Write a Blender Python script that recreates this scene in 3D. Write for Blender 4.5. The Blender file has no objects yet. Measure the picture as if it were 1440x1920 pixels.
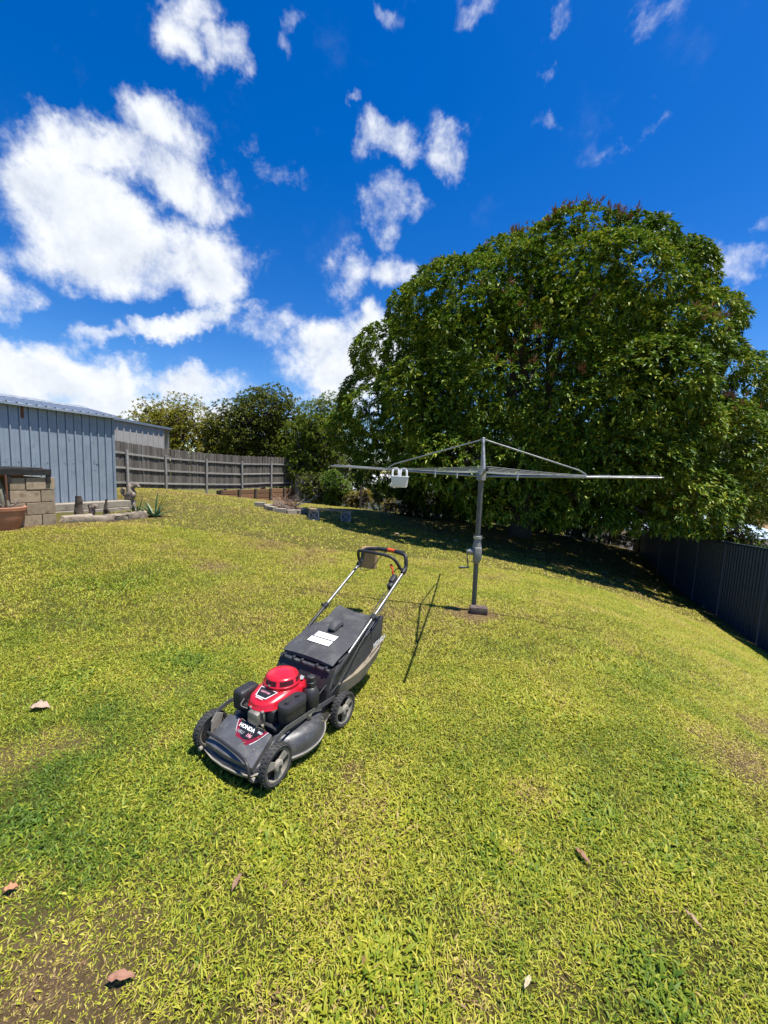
import bpy, bmesh, math, random
import numpy as np
from mathutils import Vector, Matrix, Euler
R = math.radians
random.seed(7); RNG = np.random.default_rng(11)
scene = bpy.context.scene
col = scene.collection

# ------------------------------------------------------------------ camera
cam = bpy.data.cameras.new('camera'); camo = bpy.data.objects.new('camera', cam); col.objects.link(camo)
cam.sensor_fit = 'HORIZONTAL'; cam.sensor_width = 36.0; cam.lens = 36.0 * 730 / 1440
cam.clip_start = 0.05; cam.clip_end = 5000
CP, CR = R(6.0), 0.038
fw = Vector((0, math.cos(CP), -math.sin(CP))); rt = Vector((1, 0, 0)); up = rt.cross(fw)
r2 = math.cos(CR) * rt + math.sin(CR) * up; u2 = -math.sin(CR) * rt + math.cos(CR) * up
camo.matrix_world = Matrix.Translation((0, 0, 1.6)) @ Matrix((r2, u2, -fw)).transposed().to_4x4()
scene.camera = camo
scene.cycles.max_bounces = 6; scene.cycles.diffuse_bounces = 3; scene.cycles.glossy_bounces = 3; scene.cycles.transmission_bounces = 3; scene.cycles.caustics_reflective = False; scene.cycles.caustics_refractive = False

# ------------------------------------------------------------------ light
SUN_DIR = Vector((0.30, -0.085, 1.0)).normalized()          # towards the sun
sun = bpy.data.lights.new('sun', 'SUN'); sun.energy = 5.0; sun.angle = R(0.53); sun.color = (1.0, 0.955, 0.87)
suno = bpy.data.objects.new('sun', sun); col.objects.link(suno)
suno.rotation_euler = (-SUN_DIR).to_track_quat('-Z', 'Y').to_euler()
world = bpy.data.worlds.new('World'); scene.world = world; world.use_nodes = True
scene.view_settings.view_transform = 'Standard'; scene.view_settings.look = 'None'
scene.view_settings.exposure = 0.6; scene.view_settings.gamma = 1.0; scene.view_settings.use_curve_mapping = False

def build_world():
    nt = world.node_tree; nt.nodes.clear(); N = nt.nodes.new; Lk = nt.links.new
    def M(op, a=None, b=None, c=None, clamp=False):
        n = N('ShaderNodeMath'); n.operation = op; n.use_clamp = clamp
        for i, v in enumerate((a, b, c)):
            if v is None: continue
            if isinstance(v, (int, float)): n.inputs[i].default_value = v
            else: Lk(v, n.inputs[i])
        return n.outputs[0]
    def MR(v, a, b, c, d, smooth=True):
        n = N('ShaderNodeMapRange'); n.interpolation_type = 'SMOOTHSTEP' if smooth else 'LINEAR'
        Lk(v, n.inputs[0])
        for i, k in enumerate((a, b, c, d)): n.inputs[i + 1].default_value = k
        return n.outputs[0]
    out = N('ShaderNodeOutputWorld'); bg = N('ShaderNodeBackground'); bg.inputs[1].default_value = 0.1
    Lk(bg.outputs[0], out.inputs[0])
    sky = N('ShaderNodeTexSky'); sky.sky_type = 'NISHITA'; sky.sun_disc = False
    sky.sun_elevation = math.asin(SUN_DIR.z); sky.sun_rotation = math.atan2(SUN_DIR.x, SUN_DIR.y)
    sky.altitude = 50; sky.air_density = 1.0; sky.dust_density = 0.3; sky.ozone_density = 3.0
    hs = N('ShaderNodeHueSaturation'); hs.inputs['Saturation'].default_value = SKY_SAT; hs.inputs['Value'].default_value = SKY_VAL
    hs.inputs['Hue'].default_value = SKY_HUE
    Lk(sky.outputs[0], hs.inputs['Color'])
    tc = N('ShaderNodeTexCoord'); d = tc.outputs['Generated']
    def noise(scale, detail, rough, vec, dist=0.0, off=(0, 0, 0)):
        if off != (0, 0, 0):
            a = N('ShaderNodeVectorMath'); a.operation = 'ADD'; Lk(vec, a.inputs[0]); a.inputs[1].default_value = off; vec = a.outputs[0]
        n = N('ShaderNodeTexNoise'); n.inputs['Scale'].default_value = scale; n.inputs['Detail'].default_value = detail
        n.inputs['Roughness'].default_value = rough; n.inputs['Distortion'].default_value = dist; Lk(vec, n.inputs['Vector'])
        return n
    # warped direction, so that the cloud outlines are ragged
    w = noise(7.0, 5, 0.62, d)
    ws = N('ShaderNodeVectorMath'); ws.operation = 'SUBTRACT'; Lk(w.outputs['Color'], ws.inputs[0]); ws.inputs[1].default_value = (0.5, 0.5, 0.5)
    wm = N('ShaderNodeVectorMath'); wm.operation = 'MULTIPLY_ADD'; Lk(ws.outputs[0], wm.inputs[0]); wm.inputs[1].default_value = (0.17, 0.17, 0.17); Lk(d, wm.inputs[2])
    dw = wm.outputs[0]
    B = None
    for az, el, s1, s2, rot, st in CLOUDS:
        a, e = R(az), R(el)
        c = Vector((math.sin(a) * math.cos(e), math.cos(a) * math.cos(e), math.sin(e)))
        e1 = Vector((math.cos(a), -math.sin(a), 0)); e2 = e1.cross(c) * -1
        ca, sa = math.cos(R(rot)), math.sin(R(rot))
        f1 = e1 * ca + e2 * sa; f2 = e2 * ca - e1 * sa
        m = N('ShaderNodeMapping'); m.vector_type = 'TEXTURE'
        m.inputs['Location'].default_value = c
        m.inputs['Rotation'].default_value = Matrix((f1, f2, f1.cross(f2))).transposed().to_euler()
        m.inputs['Scale'].default_value = (s1 * 1.75, s2 * 1.75, 0.6)
        Lk(dw, m.inputs[0])
        ln = N('ShaderNodeVectorMath'); ln.operation = 'LENGTH'; Lk(m.outputs[0], ln.inputs[0])
        v = M('MULTIPLY', MR(ln.outputs['Value'], 1.0, 0.1, 0.0, 1.0), st)
        B = v if B is None else M('SMOOTH_MAX', B, v, 0.12)
    # fair-weather clouds carry on round the rest of the sky
    gen = MR(noise(2.6, 3, 0.5, d, off=(3.1, 1.7, 0.4)).outputs['Fac'], 0.56, 0.74, 0.0, 0.95)
    dot = N('ShaderNodeVectorMath'); dot.operation = 'DOT_PRODUCT'; Lk(d, dot.inputs[0]); dot.inputs[1].default_value = (0, 0.94, 0.34)
    gen = M('MULTIPLY', gen, MR(dot.outputs['Value'], 0.62, 0.35, 0.0, 1.0))
    B = M('MAXIMUM', B, gen)
    n1 = noise(10.0, 8, 0.64, d, 0.12, (0.37, 0.11, 0.6)).outputs['Fac']
    n2 = noise(10.0, 4, 0.64, d, 0.12, (0.37 + 0.012, 0.11, 0.6 + 0.035)).outputs['Fac']
    dens = M('ADD', B, M('MULTIPLY', M('SUBTRACT', n1, 0.5), 2.3))
    alpha = M('MULTIPLY', MR(dens, 0.22, 1.12, 0.0, 1.0), MR(B, 0.02, 0.45, 0.0, 1.0))
    # towards the sun the cloud is thinner: brighter; thick parts a little grey
    lit = M('ADD', 0.80, M('MULTIPLY', M('SUBTRACT', n1, n2), 1.3))
    lit = M('ADD', lit, MR(dens, 0.5, 1.5, 0.10, -0.06))
    sep = N('ShaderNodeSeparateXYZ'); Lk(d, sep.inputs[0])
    cc = N('ShaderNodeMix'); cc.data_type = 'RGBA'; cc.blend_type = 'MIX'
    Lk(M('MULTIPLY', lit, 1.0, clamp=True), cc.inputs[0])
    cc.inputs[6].default_value = (3.2, 3.8, 4.8, 1); cc.inputs[7].default_value = (6.7, 6.9, 7.2, 1)
    mx = N('ShaderNodeMix'); mx.data_type = 'RGBA'; Lk(alpha, mx.inputs[0]); Lk(hs.outputs[0], mx.inputs[6]); Lk(cc.outputs[2], mx.inputs[7])
    Lk(mx.outputs[2], bg.inputs[0])
    world.cycles.sampling_method = 'MANUAL'; world.cycles.sample_map_resolution = 512
SKY_SAT, SKY_VAL, SKY_HUE = 1.45, 1.08, 0.513
CLOUDS = [(-29.2, 34.4, 0.069, 0.051, 0, 1.12), (-34.5, 30.6, 0.13, 0.047, -20, 1.12), (-37.5, 24.9, 0.151, 0.072, 0, 1.12), (-27.6, 30.5, 0.097, 0.053, 0, 1.12), (-32.2, 22.7, 0.199, 0.061, -15, 1.12), (-23.6, 22.0, 0.074, 0.055, 0, 1.01), (-42.2, 25.0, 0.061, 0.047, 0, 1.12), (-39.5, 30.4, 0.046, 0.033, 0, 0.89), (-17.8, 33.1, 0.078, 0.035, 0, 0.5), (-24.5, 42.4, 0.044, 0.035, -30, 0.9), (-21.0, 40.8, 0.038, 0.031, -30, 0.85), (-1.9, 37.1, 0.064, 0.032, 0, 0.8), (6.1, 35.5, 0.037, 0.062, -25, 0.85), (-0.5, 31.5, 0.058, 0.063, 0, 0.72), (-6.0, 24.8, 0.054, 0.065, 0, 0.75), (0.6, 25.1, 0.054, 0.038, 20, 0.83), (-5.2, 14.0, 0.15, 0.111, 0, 1.25), (-3.2, 18.2, 0.065, 0.054, 0, 1.25), (-10.6, 16.4, 0.071, 0.059, 0, 0.85), (-29.1, 16.4, 0.21, 0.024, -22, 1.0), (-40.9, 9.0, 0.187, 0.051, 0, 1.15), (-27.4, 10.3, 0.118, 0.048, 0, 1.15), (-43.5, 15.6, 0.052, 0.034, -30, 0.85), (-17.0, 18.3, 0.078, 0.044, 0, 0.6), (-33.7, 6.6, 0.299, 0.04, 0, 1.03), (32.6, 25.9, 0.026, 0.037, 20, 0.64), (39.1, 22.3, 0.068, 0.024, 10, 0.61), (41.1, 25.1, 0.042, 0.031, 30, 0.56), (28.8, 43.1, 0.041, 0.029, 0, 0.43), (9.3, 45.8, 0.052, 0.023, 0, 0.45), (18.8, 44.2, 0.018, 0.02, 0, 0.45), (28.9, 35.3, 0.068, 0.024, 0, 0.4), (19.5, 41.0, 0.031, 0.015, 0, 0.4), (19.3, 38.4, 0.034, 0.015, 20, 0.4), (-2.5, 46.6, 0.045, 0.014, 0, 0.43), (-13.6, 43.3, 0.014, 0.041, 0, 0.43), (-6.1, 39.9, 0.014, 0.014, 0, 0.47), (27.0, 31.1, 0.02, 0.012, 20, 0.4)]
build_world()

# ------------------------------------------------------------------ helpers
def tag(o, label=None, cat=None, group=None, kind=None):
    if label: o['label'] = label
    if cat: o['category'] = cat
    if group: o['group'] = group
    if kind: o['kind'] = kind
    return o
def empty(name, loc=(0, 0, 0), rz=0.0, label=None, cat=None, group=None):
    o = bpy.data.objects.new(name, None); col.objects.link(o); o.empty_display_size = 0.1
    o.location = loc; o.rotation_euler = (0, 0, rz)
    return tag(o, label, cat, group)
def link(name, me, mat=None, parent=None, loc=None, rot=None, scale=None):
    o = bpy.data.objects.new(name, me); col.objects.link(o)
    if mat is not None and len(me.materials) == 0: me.materials.append(mat)
    if parent: o.parent = parent
    if loc is not None: o.location = loc
    if rot is not None: o.rotation_euler = rot
    if scale is not None: o.scale = scale
    return o
class MB:
    """collects shapes; build() links them as ONE mesh object"""
    def __init__(s): s.bm = bmesh.new()
    def box(s, c, size, bevel=0.0, rot=None, seg=1):
        r = bmesh.ops.create_cube(s.bm, size=1.0); vs = r['verts']
        for v in vs: v.co = Vector((v.co.x * size[0], v.co.y * size[1], v.co.z * size[2]))
        if bevel > 0:
            es = list({e for v in vs for e in v.link_edges})
            b = bmesh.ops.bevel(s.bm, geom=es, offset=bevel, segments=seg, affect='EDGES', profile=0.5)
            vs = list({v for f in b['faces'] for v in f.verts} | {v for v in vs if v.is_valid})
        m = (rot.to_matrix() if isinstance(rot, Euler) else (Euler(rot).to_matrix() if rot is not None else Matrix.Identity(3)))
        for v in vs: v.co = m @ v.co + Vector(c)
        return s
    def tube(s, pts, r, n=10, caps=True, smooth_n=0):
        pts = [Vector(p) for p in pts]
        if smooth_n: pts = catmull(pts, smooth_n)
        rs = r if isinstance(r, (list, tuple)) else [r] * len(pts)
        if len(rs) != len(pts):
            rs = list(np.interp(np.linspace(0, 1, len(pts)), np.linspace(0, 1, len(rs)), rs))
        prev = None; rings = []
        for i, p in enumerate(pts):
            t = (pts[min(i + 1, len(pts) - 1)] - pts[max(i - 1, 0)]).normalized()
            if prev is None:
                a = Vector((0, 0, 1)) if abs(t.z) < 0.9 else Vector((1, 0, 0))
                u = t.cross(a).normalized()
            else:
                u = (prev - t * prev.dot(t)).normalized()
            prev = u; w = t.cross(u)
            rings.append([s.bm.verts.new(p + (u * math.cos(2 * math.pi * k / n) + w * math.sin(2 * math.pi * k / n)) * rs[i]) for k in range(n)])
        for a, b in zip(rings, rings[1:]):
            for k in range(n): s.bm.faces.new((a[k], a[(k + 1) % n], b[(k + 1) % n], b[k]))
        if caps: s.bm.faces.new(rings[0][::-1]); s.bm.faces.new(rings[-1])
        return s
    def lathe(s, prof, n=24, c=(0, 0, 0), axis='z', cap=True):
        rings = []
        for r, z in prof:
            ring = []
            for k in range(n):
                a = 2 * math.pi * k / n; x, y = r * math.cos(a), r * math.sin(a)
                p = (x, y, z) if axis == 'z' else ((z, x, y) if axis == 'x' else (y, z, x))
                ring.append(s.bm.verts.new(Vector(p) + Vector(c)))
            rings.append(ring)
        for a, b in zip(rings, rings[1:]):
            for k in range(n): s.bm.faces.new((a[k], a[(k + 1) % n], b[(k + 1) % n], b[k]))
        if cap:
            s.bm.faces.new(rings[0][::-1]); s.bm.faces.new(rings[-1])
        return s
    def loft(s, rings, cap=True, closed=True):
        vr = [[s.bm.verts.new(Vector(p)) for p in r] for r in rings]
        n = len(vr[0])
        for a, b in zip(vr, vr[1:]):
            for k in range(n if closed else n - 1): s.bm.faces.new((a[k], a[(k + 1) % n], b[(k + 1) % n], b[k]))
        if cap:
            s.bm.faces.new(vr[0][::-1]); s.bm.faces.new(vr[-1])
        return s
    def poly(s, pts, thick=None):
        vs = [s.bm.verts.new(Vector(p)) for p in pts]
        f = s.bm.faces.new(vs)
        if thick is not None:
            g = bmesh.ops.extrude_face_region(s.bm, geom=[f])
            for v in [x for x in g['geom'] if isinstance(x, bmesh.types.BMVert)]: v.co += Vector(thick)
        return s
    def mesh(s, name, mat=None, smooth=False, angle=35):
        bmesh.ops.recalc_face_normals(s.bm, faces=s.bm.faces[:])
        me = bpy.data.meshes.new(name); s.bm.to_mesh(me); s.bm.free()
        if mat is not None: me.materials.append(mat)
        if smooth:
            me.polygons.foreach_set('use_smooth', [True] * len(me.polygons)); me.set_sharp_from_angle(angle=R(angle))
        return me
    def build(s, name, mat, parent=None, loc=None, rot=None, smooth=False, angle=35):
        return link(name, s.mesh(name, mat, smooth, angle), None, parent, loc, rot)
def catmull(P, n):
    out = []
    Q = [P[0] * 2 - P[1]] + P + [P[-1] * 2 - P[-2]]
    for i in range(1, len(Q) - 2):
        a, b, c, d = Q[i - 1], Q[i], Q[i + 1], Q[i + 2]
        for k in range(n):
            t = k / n
            out.append(0.5 * ((2 * b) + (c - a) * t + (2 * a - 5 * b + 4 * c - d) * t * t + (3 * b - a - 3 * c + d) * t ** 3))
    out.append(P[-1]); return out
def np_mesh(name, V, F, k, mat=None, smooth=False):
    """V (n,3), F (m,k) all faces with k corners"""
    me = bpy.data.meshes.new(name); m = len(F)
    me.vertices.add(len(V)); me.vertices.foreach_set('co', np.ascontiguousarray(V, dtype=np.float32).ravel())
    me.loops.add(m * k); me.loops.foreach_set('vertex_index', np.ascontiguousarray(F, dtype=np.int32).ravel())
    me.polygons.add(m); me.polygons.foreach_set('loop_start', np.arange(0, m * k, k, dtype=np.int32))
    if smooth: me.polygons.foreach_set('use_smooth', np.ones(m, dtype=bool))
    me.update(calc_edges=True)
    if mat is not None: me.materials.append(mat)
    return me

# ------------------------------------------------------------------ materials
def pm(name, c1, c2=None, scale=8.0, rough=0.7, metal=0.0, bump=0.0, bscale=None, stretch=(1, 1, 1), spec=0.5, c3=None, c3scale=3.0, c3lo=0.58, c3hi=0.72, coords='Object', rvar=0.0, coat=0.0):
    m = bpy.data.materials.new(name); m.use_nodes = True; nt = m.node_tree; N = nt.nodes.new; Lk = nt.links.new
    b = nt.nodes['Principled BSDF']; b.inputs['Roughness'].default_value = rough; b.inputs['Metallic'].default_value = metal
    b.inputs['Specular IOR Level'].default_value = spec; b.inputs['Coat Weight'].default_value = coat
    c1 = (*c1, 1); b.inputs['Base Color'].default_value = c1
    tc = N('ShaderNodeTexCoord'); mp = N('ShaderNodeMapping'); mp.inputs['Scale'].default_value = stretch
    oi = N('ShaderNodeObjectInfo'); ad = N('ShaderNodeVectorMath'); ad.operation = 'MULTIPLY_ADD'
    cb = N('ShaderNodeCombineXYZ')
    for i in range(3): Lk(oi.outputs['Random'], cb.inputs[i])
    Lk(cb.outputs[0], ad.inputs[0]); ad.inputs[1].default_value = (37, 53, 71)
    Lk(tc.outputs[coords], mp.inputs[0]); Lk(mp.outputs[0], ad.inputs[2]); vec = ad.outputs[0]
    def noise(sc, det=6, ro=0.6):
        n = N('ShaderNodeTexNoise'); n.inputs['Scale'].default_value = sc; n.inputs['Detail'].default_value = det; n.inputs['Roughness'].default_value = ro
        Lk(vec, n.inputs['Vector']); return n.outputs['Fac']
    def ramp(v, lo, hi):
        r = N('ShaderNodeMapRange'); Lk(v, r.inputs[0]); r.inputs[1].default_value = lo; r.inputs[2].default_value = hi; return r.outputs[0]
    cur = None
    if c2 is not None:
        mx = N('ShaderNodeMix'); mx.data_type = 'RGBA'; Lk(ramp(noise(scale), 0.32, 0.68), mx.inputs[0])
        mx.inputs[6].default_value = c1; mx.inputs[7].default_value = (*c2, 1); cur = mx.outputs[2]
    if c3 is not None:
        mx = N('ShaderNodeMix'); mx.data_type = 'RGBA'; Lk(ramp(noise(c3scale, 8, 0.65), c3lo, c3hi), mx.inputs[0])
        if cur is not None: Lk(cur, mx.inputs[6])
        else: mx.inputs[6].default_value = c1
        mx.inputs[7].default_value = (*c3, 1); cur = mx.outputs[2]
    if cur is not None and rvar > 0:       # each piece a little lighter or darker
        h = N('ShaderNodeHueSaturation'); Lk(cur, h.inputs['Color'])
        r = N('ShaderNodeMapRange'); Lk(oi.outputs['Random'], r.inputs[0]); r.inputs[3].default_value = 1 - rvar; r.inputs[4].default_value = 1 + rvar
        Lk(r.outputs[0], h.inputs['Value']); cur = h.outputs[0]
    if cur is not None: Lk(cur, b.inputs['Base Color'])
    if c2 is not None:
        rr = N('ShaderNodeMapRange'); Lk(noise(scale * 1.7), rr.inputs[0]); rr.inputs[1].default_value = 0.3; rr.inputs[2].default_value = 0.7
        rr.inputs[3].default_value = max(0.02, rough - 0.1); rr.inputs[4].default_value = min(1, rough + 0.1); Lk(rr.outputs[0], b.inputs['Roughness'])
    if bump > 0:
        bp = N('ShaderNodeBump'); bp.inputs['Strength'].default_value = 1.0; bp.inputs['Distance'].default_value = bump
        Lk(noise(bscale or scale * 3, 8, 0.65), bp.inputs['Height']); Lk(bp.outputs[0], b.inputs['Normal'])
    return m
def leaf_mat(name, cols, rough=0.45, transl=0.3, spec=0.4, attr=None):
    """per-leaf random colour from a list of colours"""
    m = bpy.data.materials.new(name); m.use_nodes = True; nt = m.node_tree; N = nt.nodes.new; Lk = nt.links.new
    b = nt.nodes['Principled BSDF']; b.inputs['Roughness'].default_value = rough; b.inputs['Specular IOR Level'].default_value = spec
    g = N('ShaderNodeNewGeometry'); tc = N('ShaderNodeTexCoord')
    n = N('ShaderNodeTexNoise'); n.inputs['Scale'].default_value = 0.9; n.inputs['Detail'].default_value = 3; Lk(tc.outputs['Object'], n.inputs['Vector'])
    a = N('ShaderNodeMath'); a.operation = 'MULTIPLY_ADD'; Lk(n.outputs['Fac'], a.inputs[0]); a.inputs[1].default_value = 1.3; a.inputs[2].default_value = -0.65
    s = N('ShaderNodeMath'); s.operation = 'ADD'; Lk(a.outputs[0], s.inputs[0]); Lk(g.outputs['Random Per Island'], s.inputs[1])
    r = N('ShaderNodeValToRGB'); el = r.color_ramp.elements
    for i, (p, c) in enumerate(cols):
        e = el[i] if i < 2 else el.new(p)
        e.position = p; e.color = (*c, 1)
    Lk(s.outputs[0], r.inputs[0]); Lk(r.outputs[0], b.inputs['Base Color'])
    t = N('ShaderNodeBsdfTranslucent'); Lk(r.outputs[0], t.inputs[0])
    mx = N('ShaderNodeMixShader'); mx.inputs[0].default_value = transl
    Lk(b.outputs[0], mx.inputs[1]); Lk(t.outputs[0], mx.inputs[2]); Lk(mx.outputs[0], nt.nodes['Material Output'].inputs[0])
    return m

# ------------------------------------------------------------------ terrain
CTRL = np.array([(-0.74, 1.9, 0), (0, 0, 0.0), (-1.6, 0.8, 0.02), (1.6, 0.8, -0.03), (1.1, 4.45, 0), (-0.23, 6.26, 0.0), (0.3, 3, 0), (-2.5, 3.5, 0.08), (-4.0, 5.0, 0.30),
    (-5.5, 6.5, 0.51), (-6.9, 6.3, 0.55), (-5.3, 8.0, 0.40), (-6.2, 9.2, 0.40), (-6.0, 7.6, 0.44), (-5.0, 9.5, 0.42), (-8, 8, 0.62), (-7.2, 12, 0.60), (-10.1, 12, 0.68), (-10.1, 15, 0.57), (-9.87, 17.4, 0.42), (-8.9, 19.4, 0.1), (-7.8, 21.2, -0.26), (-6.0, 25, -0.55),
    (-3.3, 12.5, 0.12), (-2.06, 11.5, 0.10), (-1.9, 10.5, 0.06), (-4, 18, -0.05), (0, 16, -0.2), (2.3, 9.2, -0.28), (6.2, 16, -0.75), (11.1, 17, -1.45), (3.5, 4.6, -0.30), (5.2, 6.0, -0.80), (5.5, 8.5, -0.85), (7.3, 7.2, -1.46), (6.0, 4.3, -1.2), (2.5, 2.2, -0.12),
    (8.1, 8.4, -1.52), (8.9, 10.4, -1.75), (9.85, 12.5, -1.85), (10.7, 14.6, -1.85), (12.2, 18.8, -1.95), (5.0, 12.0, -0.72), (8, 13, -1.30), (-14, 20, 0.3), (-9, 28, -0.6), (5, 24, -1.4), (14, 14, -2.3), (12, 8, -2.2), (-8, 2, 0.5), (5, 0, -0.7), (-3, -3, 0.1), (4, -4, -0.4)])
def tps_fit(C, lam):
    n = len(C); d = np.linalg.norm(C[:, None, :2] - C[None, :, :2], axis=2); K = np.where(d > 0, d * d * np.log(d + 1e-9), 0) + lam * np.eye(n)
    Pm = np.c_[np.ones(n), C[:, :2]]; A = np.block([[K, Pm], [Pm.T, np.zeros((3, 3))]])
    return np.linalg.solve(A, np.r_[C[:, 2], 0, 0, 0])
TW = tps_fit(CTRL, 0.6)
def tps(x, y):
    d2 = (x[:, None] - CTRL[None, :, 0]) ** 2 + (y[:, None] - CTRL[None, :, 1]) ** 2
    K = np.where(d2 > 1e-12, 0.5 * d2 * np.log(d2 + 1e-12), 0)
    return K @ TW[:-3] + TW[-3] + TW[-2] * x + TW[-1] * y
def vnoise(x, y, s, seed=0):
    """cheap smooth value noise 0..1"""
    x = np.asarray(x) * s + 100; y = np.asarray(y) * s + 100; ix = np.floor(x).astype(int); iy = np.floor(y).astype(int); fx = x - ix; fy = y - iy
    fx = fx * fx * (3 - 2 * fx); fy = fy * fy * (3 - 2 * fy)
    def h(a, b):
        v = np.sin(a * 127.1 + b * 311.7 + seed * 74.7) * 43758.5453; return v - np.floor(v)
    return (h(ix, iy) * (1 - fx) + h(ix + 1, iy) * fx) * (1 - fy) + (h(ix, iy + 1) * (1 - fx) + h(ix + 1, iy + 1) * fx) * fy
def ext(lo, hi, far):
    s = []; v = lo; st = 0.3
    a = []
    x = lo
    while x > -far: st *= 1.35; x -= st; a.append(x)
    core = list(np.arange(lo, hi, 0.125)); b = []; x = hi; st = 0.3
    b.append(hi)
    while x < far: st *= 1.35; x += st; b.append(x)
    return np.array(a[::-1] + core + b)
GX, GY = ext(-13, 14, 2500), ext(-0.5, 27, 2500)
def build_heights():
    X, Y = np.meshgrid(GX, GY); x, y = X.ravel(), Y.ravel()
    z = np.empty(len(x))
    for i in range(0, len(x), 20000): z[i:i + 20000] = tps(np.clip(x[i:i + 20000], -20, 20), np.clip(y[i:i + 20000], -8, 32))
    z += (vnoise(x, y, 0.8, 3) - 0.5) * 0.04 * (np.hypot(x, y) < 40) + (vnoise(x, y, 2.6, 5) - 0.5) * 0.016 * (np.hypot(x, y) < 30)
    dd = np.hypot(x, y - 10); w = np.clip((dd - 17) / 16, 0, 1); w = w * w * (3 - 2 * w)
    return (z * (1 - w) + (-4.5) * w).reshape(X.shape)
GZ = build_heights()
def gza(x, y):
    x = np.atleast_1d(x); y = np.atleast_1d(y)
    i = np.clip(np.searchsorted(GX, x) - 1, 0, len(GX) - 2); j = np.clip(np.searchsorted(GY, y) - 1, 0, len(GY) - 2)
    fx = (x - GX[i]) / (GX[i + 1] - GX[i]); fy = (y - GY[j]) / (GY[j + 1] - GY[j])
    return (GZ[j, i] * (1 - fx) + GZ[j, i + 1] * fx) * (1 - fy) + (GZ[j + 1, i] * (1 - fx) + GZ[j + 1, i + 1] * fx) * fy
def gz(x, y): return float(gza(x, y)[0])

# bare earth: (x, y, radius, strength)
BARE = [(1.12, 4.35, 0.30, 1.0), (0.92, 4.40, 0.22, 0.8), (-0.98, 1.02, 0.34, 1.0), (-1.38, 1.15, 0.3, 0.8), (-0.72, 0.86, 0.26, 0.9), (-1.9, 1.85, 0.25, 0.8), (-0.25, 0.9, 0.15, 0.6), (-1.78, 2.0, 0.22, 0.8), (2.30, 2.25, 0.38, 0.75), (2.9, 2.7, 0.45, 0.75), (0.45, 1.28, 0.10, 0.5),
        (0.14, 1.62, 0.08, 0.35), (0.35, 1.05, 0.12, 0.55), (0.62, 1.1, 0.10, 0.45), (-0.12, 1.93, 0.08, 0.5), (-2.35, 5.4, 0.35, 0.6), (-3.3, 13.2, 0.95, 1.0), (-5.7, 7.6, 0.6, 0.9), (-6.1, 6.3, 0.7, 0.9), (-1.2, 2.1, 0.12, 0.5), (-1.5, 2.6, 0.25, 0.4), (0.85, 1.8, 0.15, 0.4), (0.62, 1.55, 0.08, 0.45), (-5.2, 8.6, 0.35, 0.7)]
def bare_f(x, y):
    b = np.zeros(len(x)); jit = vnoise(x, y, 9, 8) * 0.6 + 0.7
    for bx, by, r, s in BARE: b = np.maximum(b, s * np.clip(1.15 - np.hypot(x - bx, y - by) / r * jit, 0, 1))
    # leaf litter and worn soil under the mango crown and along the dark fence
    u = ((x - 5.9) / 6.4) ** 2 + ((y - 15.2) / 4.6) ** 2
    b = np.maximum(b, np.clip(1.25 - u, 0, 0.35) * (0.4 + 0.6 * vnoise(x, y, 2.5, 4)))
    dl = (x - 7.3) * 0.92 - (y - 7.2) * 0.41
    b = np.maximum(b, np.clip(1.0 + dl / 0.42, 0, 0.95))
    return np.clip(b, 0, 1)

def ground_material():
    m = bpy.data.materials.new('lawn_soil'); m.use_nodes = True; nt = m.node_tree; N = nt.nodes.new; Lk = nt.links.new
    b = nt.nodes['Principled BSDF']; b.inputs['Roughness'].default_value = 0.95; b.inputs['Specular IOR Level'].default_value = 0.15
    tc = N('ShaderNodeTexCoord'); o = tc.outputs['Object']
    def noise(sc, det=6, ro=0.6):
        n = N('ShaderNodeTexNoise'); n.inputs['Scale'].default_value = sc; n.inputs['Detail'].default_value = det; n.inputs['Roughness'].default_value = ro; Lk(o, n.inputs['Vector']); return n.outputs['Fac']
    def mix(f, a, c):
        x = N('ShaderNodeMix'); x.data_type = 'RGBA'
        if isinstance(f, float): x.inputs[0].default_value = f
        else: Lk(f, x.inputs[0])
        for i, v in ((6, a), (7, c)):
            if isinstance(v, tuple): x.inputs[i].default_value = (*v, 1)
            else: Lk(v, x.inputs[i])
        return x.outputs[2]
    def rng(v, lo, hi):
        r = N('ShaderNodeMapRange'); Lk(v, r.inputs[0]); r.inputs[1].default_value = lo; r.inputs[2].default_value = hi; return r.outputs[0]
    thatch = mix(rng(noise(60, 8, 0.7), 0.35, 0.65), (0.07, 0.065, 0.015), (0.23, 0.215, 0.04))
    thatch = mix(rng(noise(1.6, 5), 0.35, 0.7), thatch, (0.13, 0.12, 0.03))
    soil = mix(rng(noise(45, 8, 0.7), 0.35, 0.65), (0.17, 0.10, 0.052), (0.38, 0.25, 0.14))
    at = N('ShaderNodeAttribute'); at.attribute_name = 'bare'
    c = mix(at.outputs['Fac'], thatch, soil); Lk(c, b.inputs['Base Color'])
    bp = N('ShaderNodeBump'); bp.inputs['Distance'].default_value = 0.04; Lk(noise(90, 8, 0.75), bp.inputs['Height']); Lk(bp.outputs[0], b.inputs['Normal'])
    return m
def build_ground():
    X, Y = np.meshgrid(GX, GY); nx, ny = len(GX), len(GY)
    V = np.c_[X.ravel(), Y.ravel(), GZ.ravel()]
    i = np.arange(nx * ny).reshape(ny, nx); F = np.c_[i[:-1, :-1].ravel(), i[:-1, 1:].ravel(), i[1:, 1:].ravel(), i[1:, :-1].ravel()]
    me = np_mesh('ground', V, F, 4, ground_material(), True)
    a = me.attributes.new('bare', 'FLOAT', 'POINT'); a.data.foreach_set('value', bare_f(X.ravel(), Y.ravel()).astype(np.float32))
    tag(link('ground', me), 'sloping backyard lawn ground under the mown grass', kind='structure')
build_ground()

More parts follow.
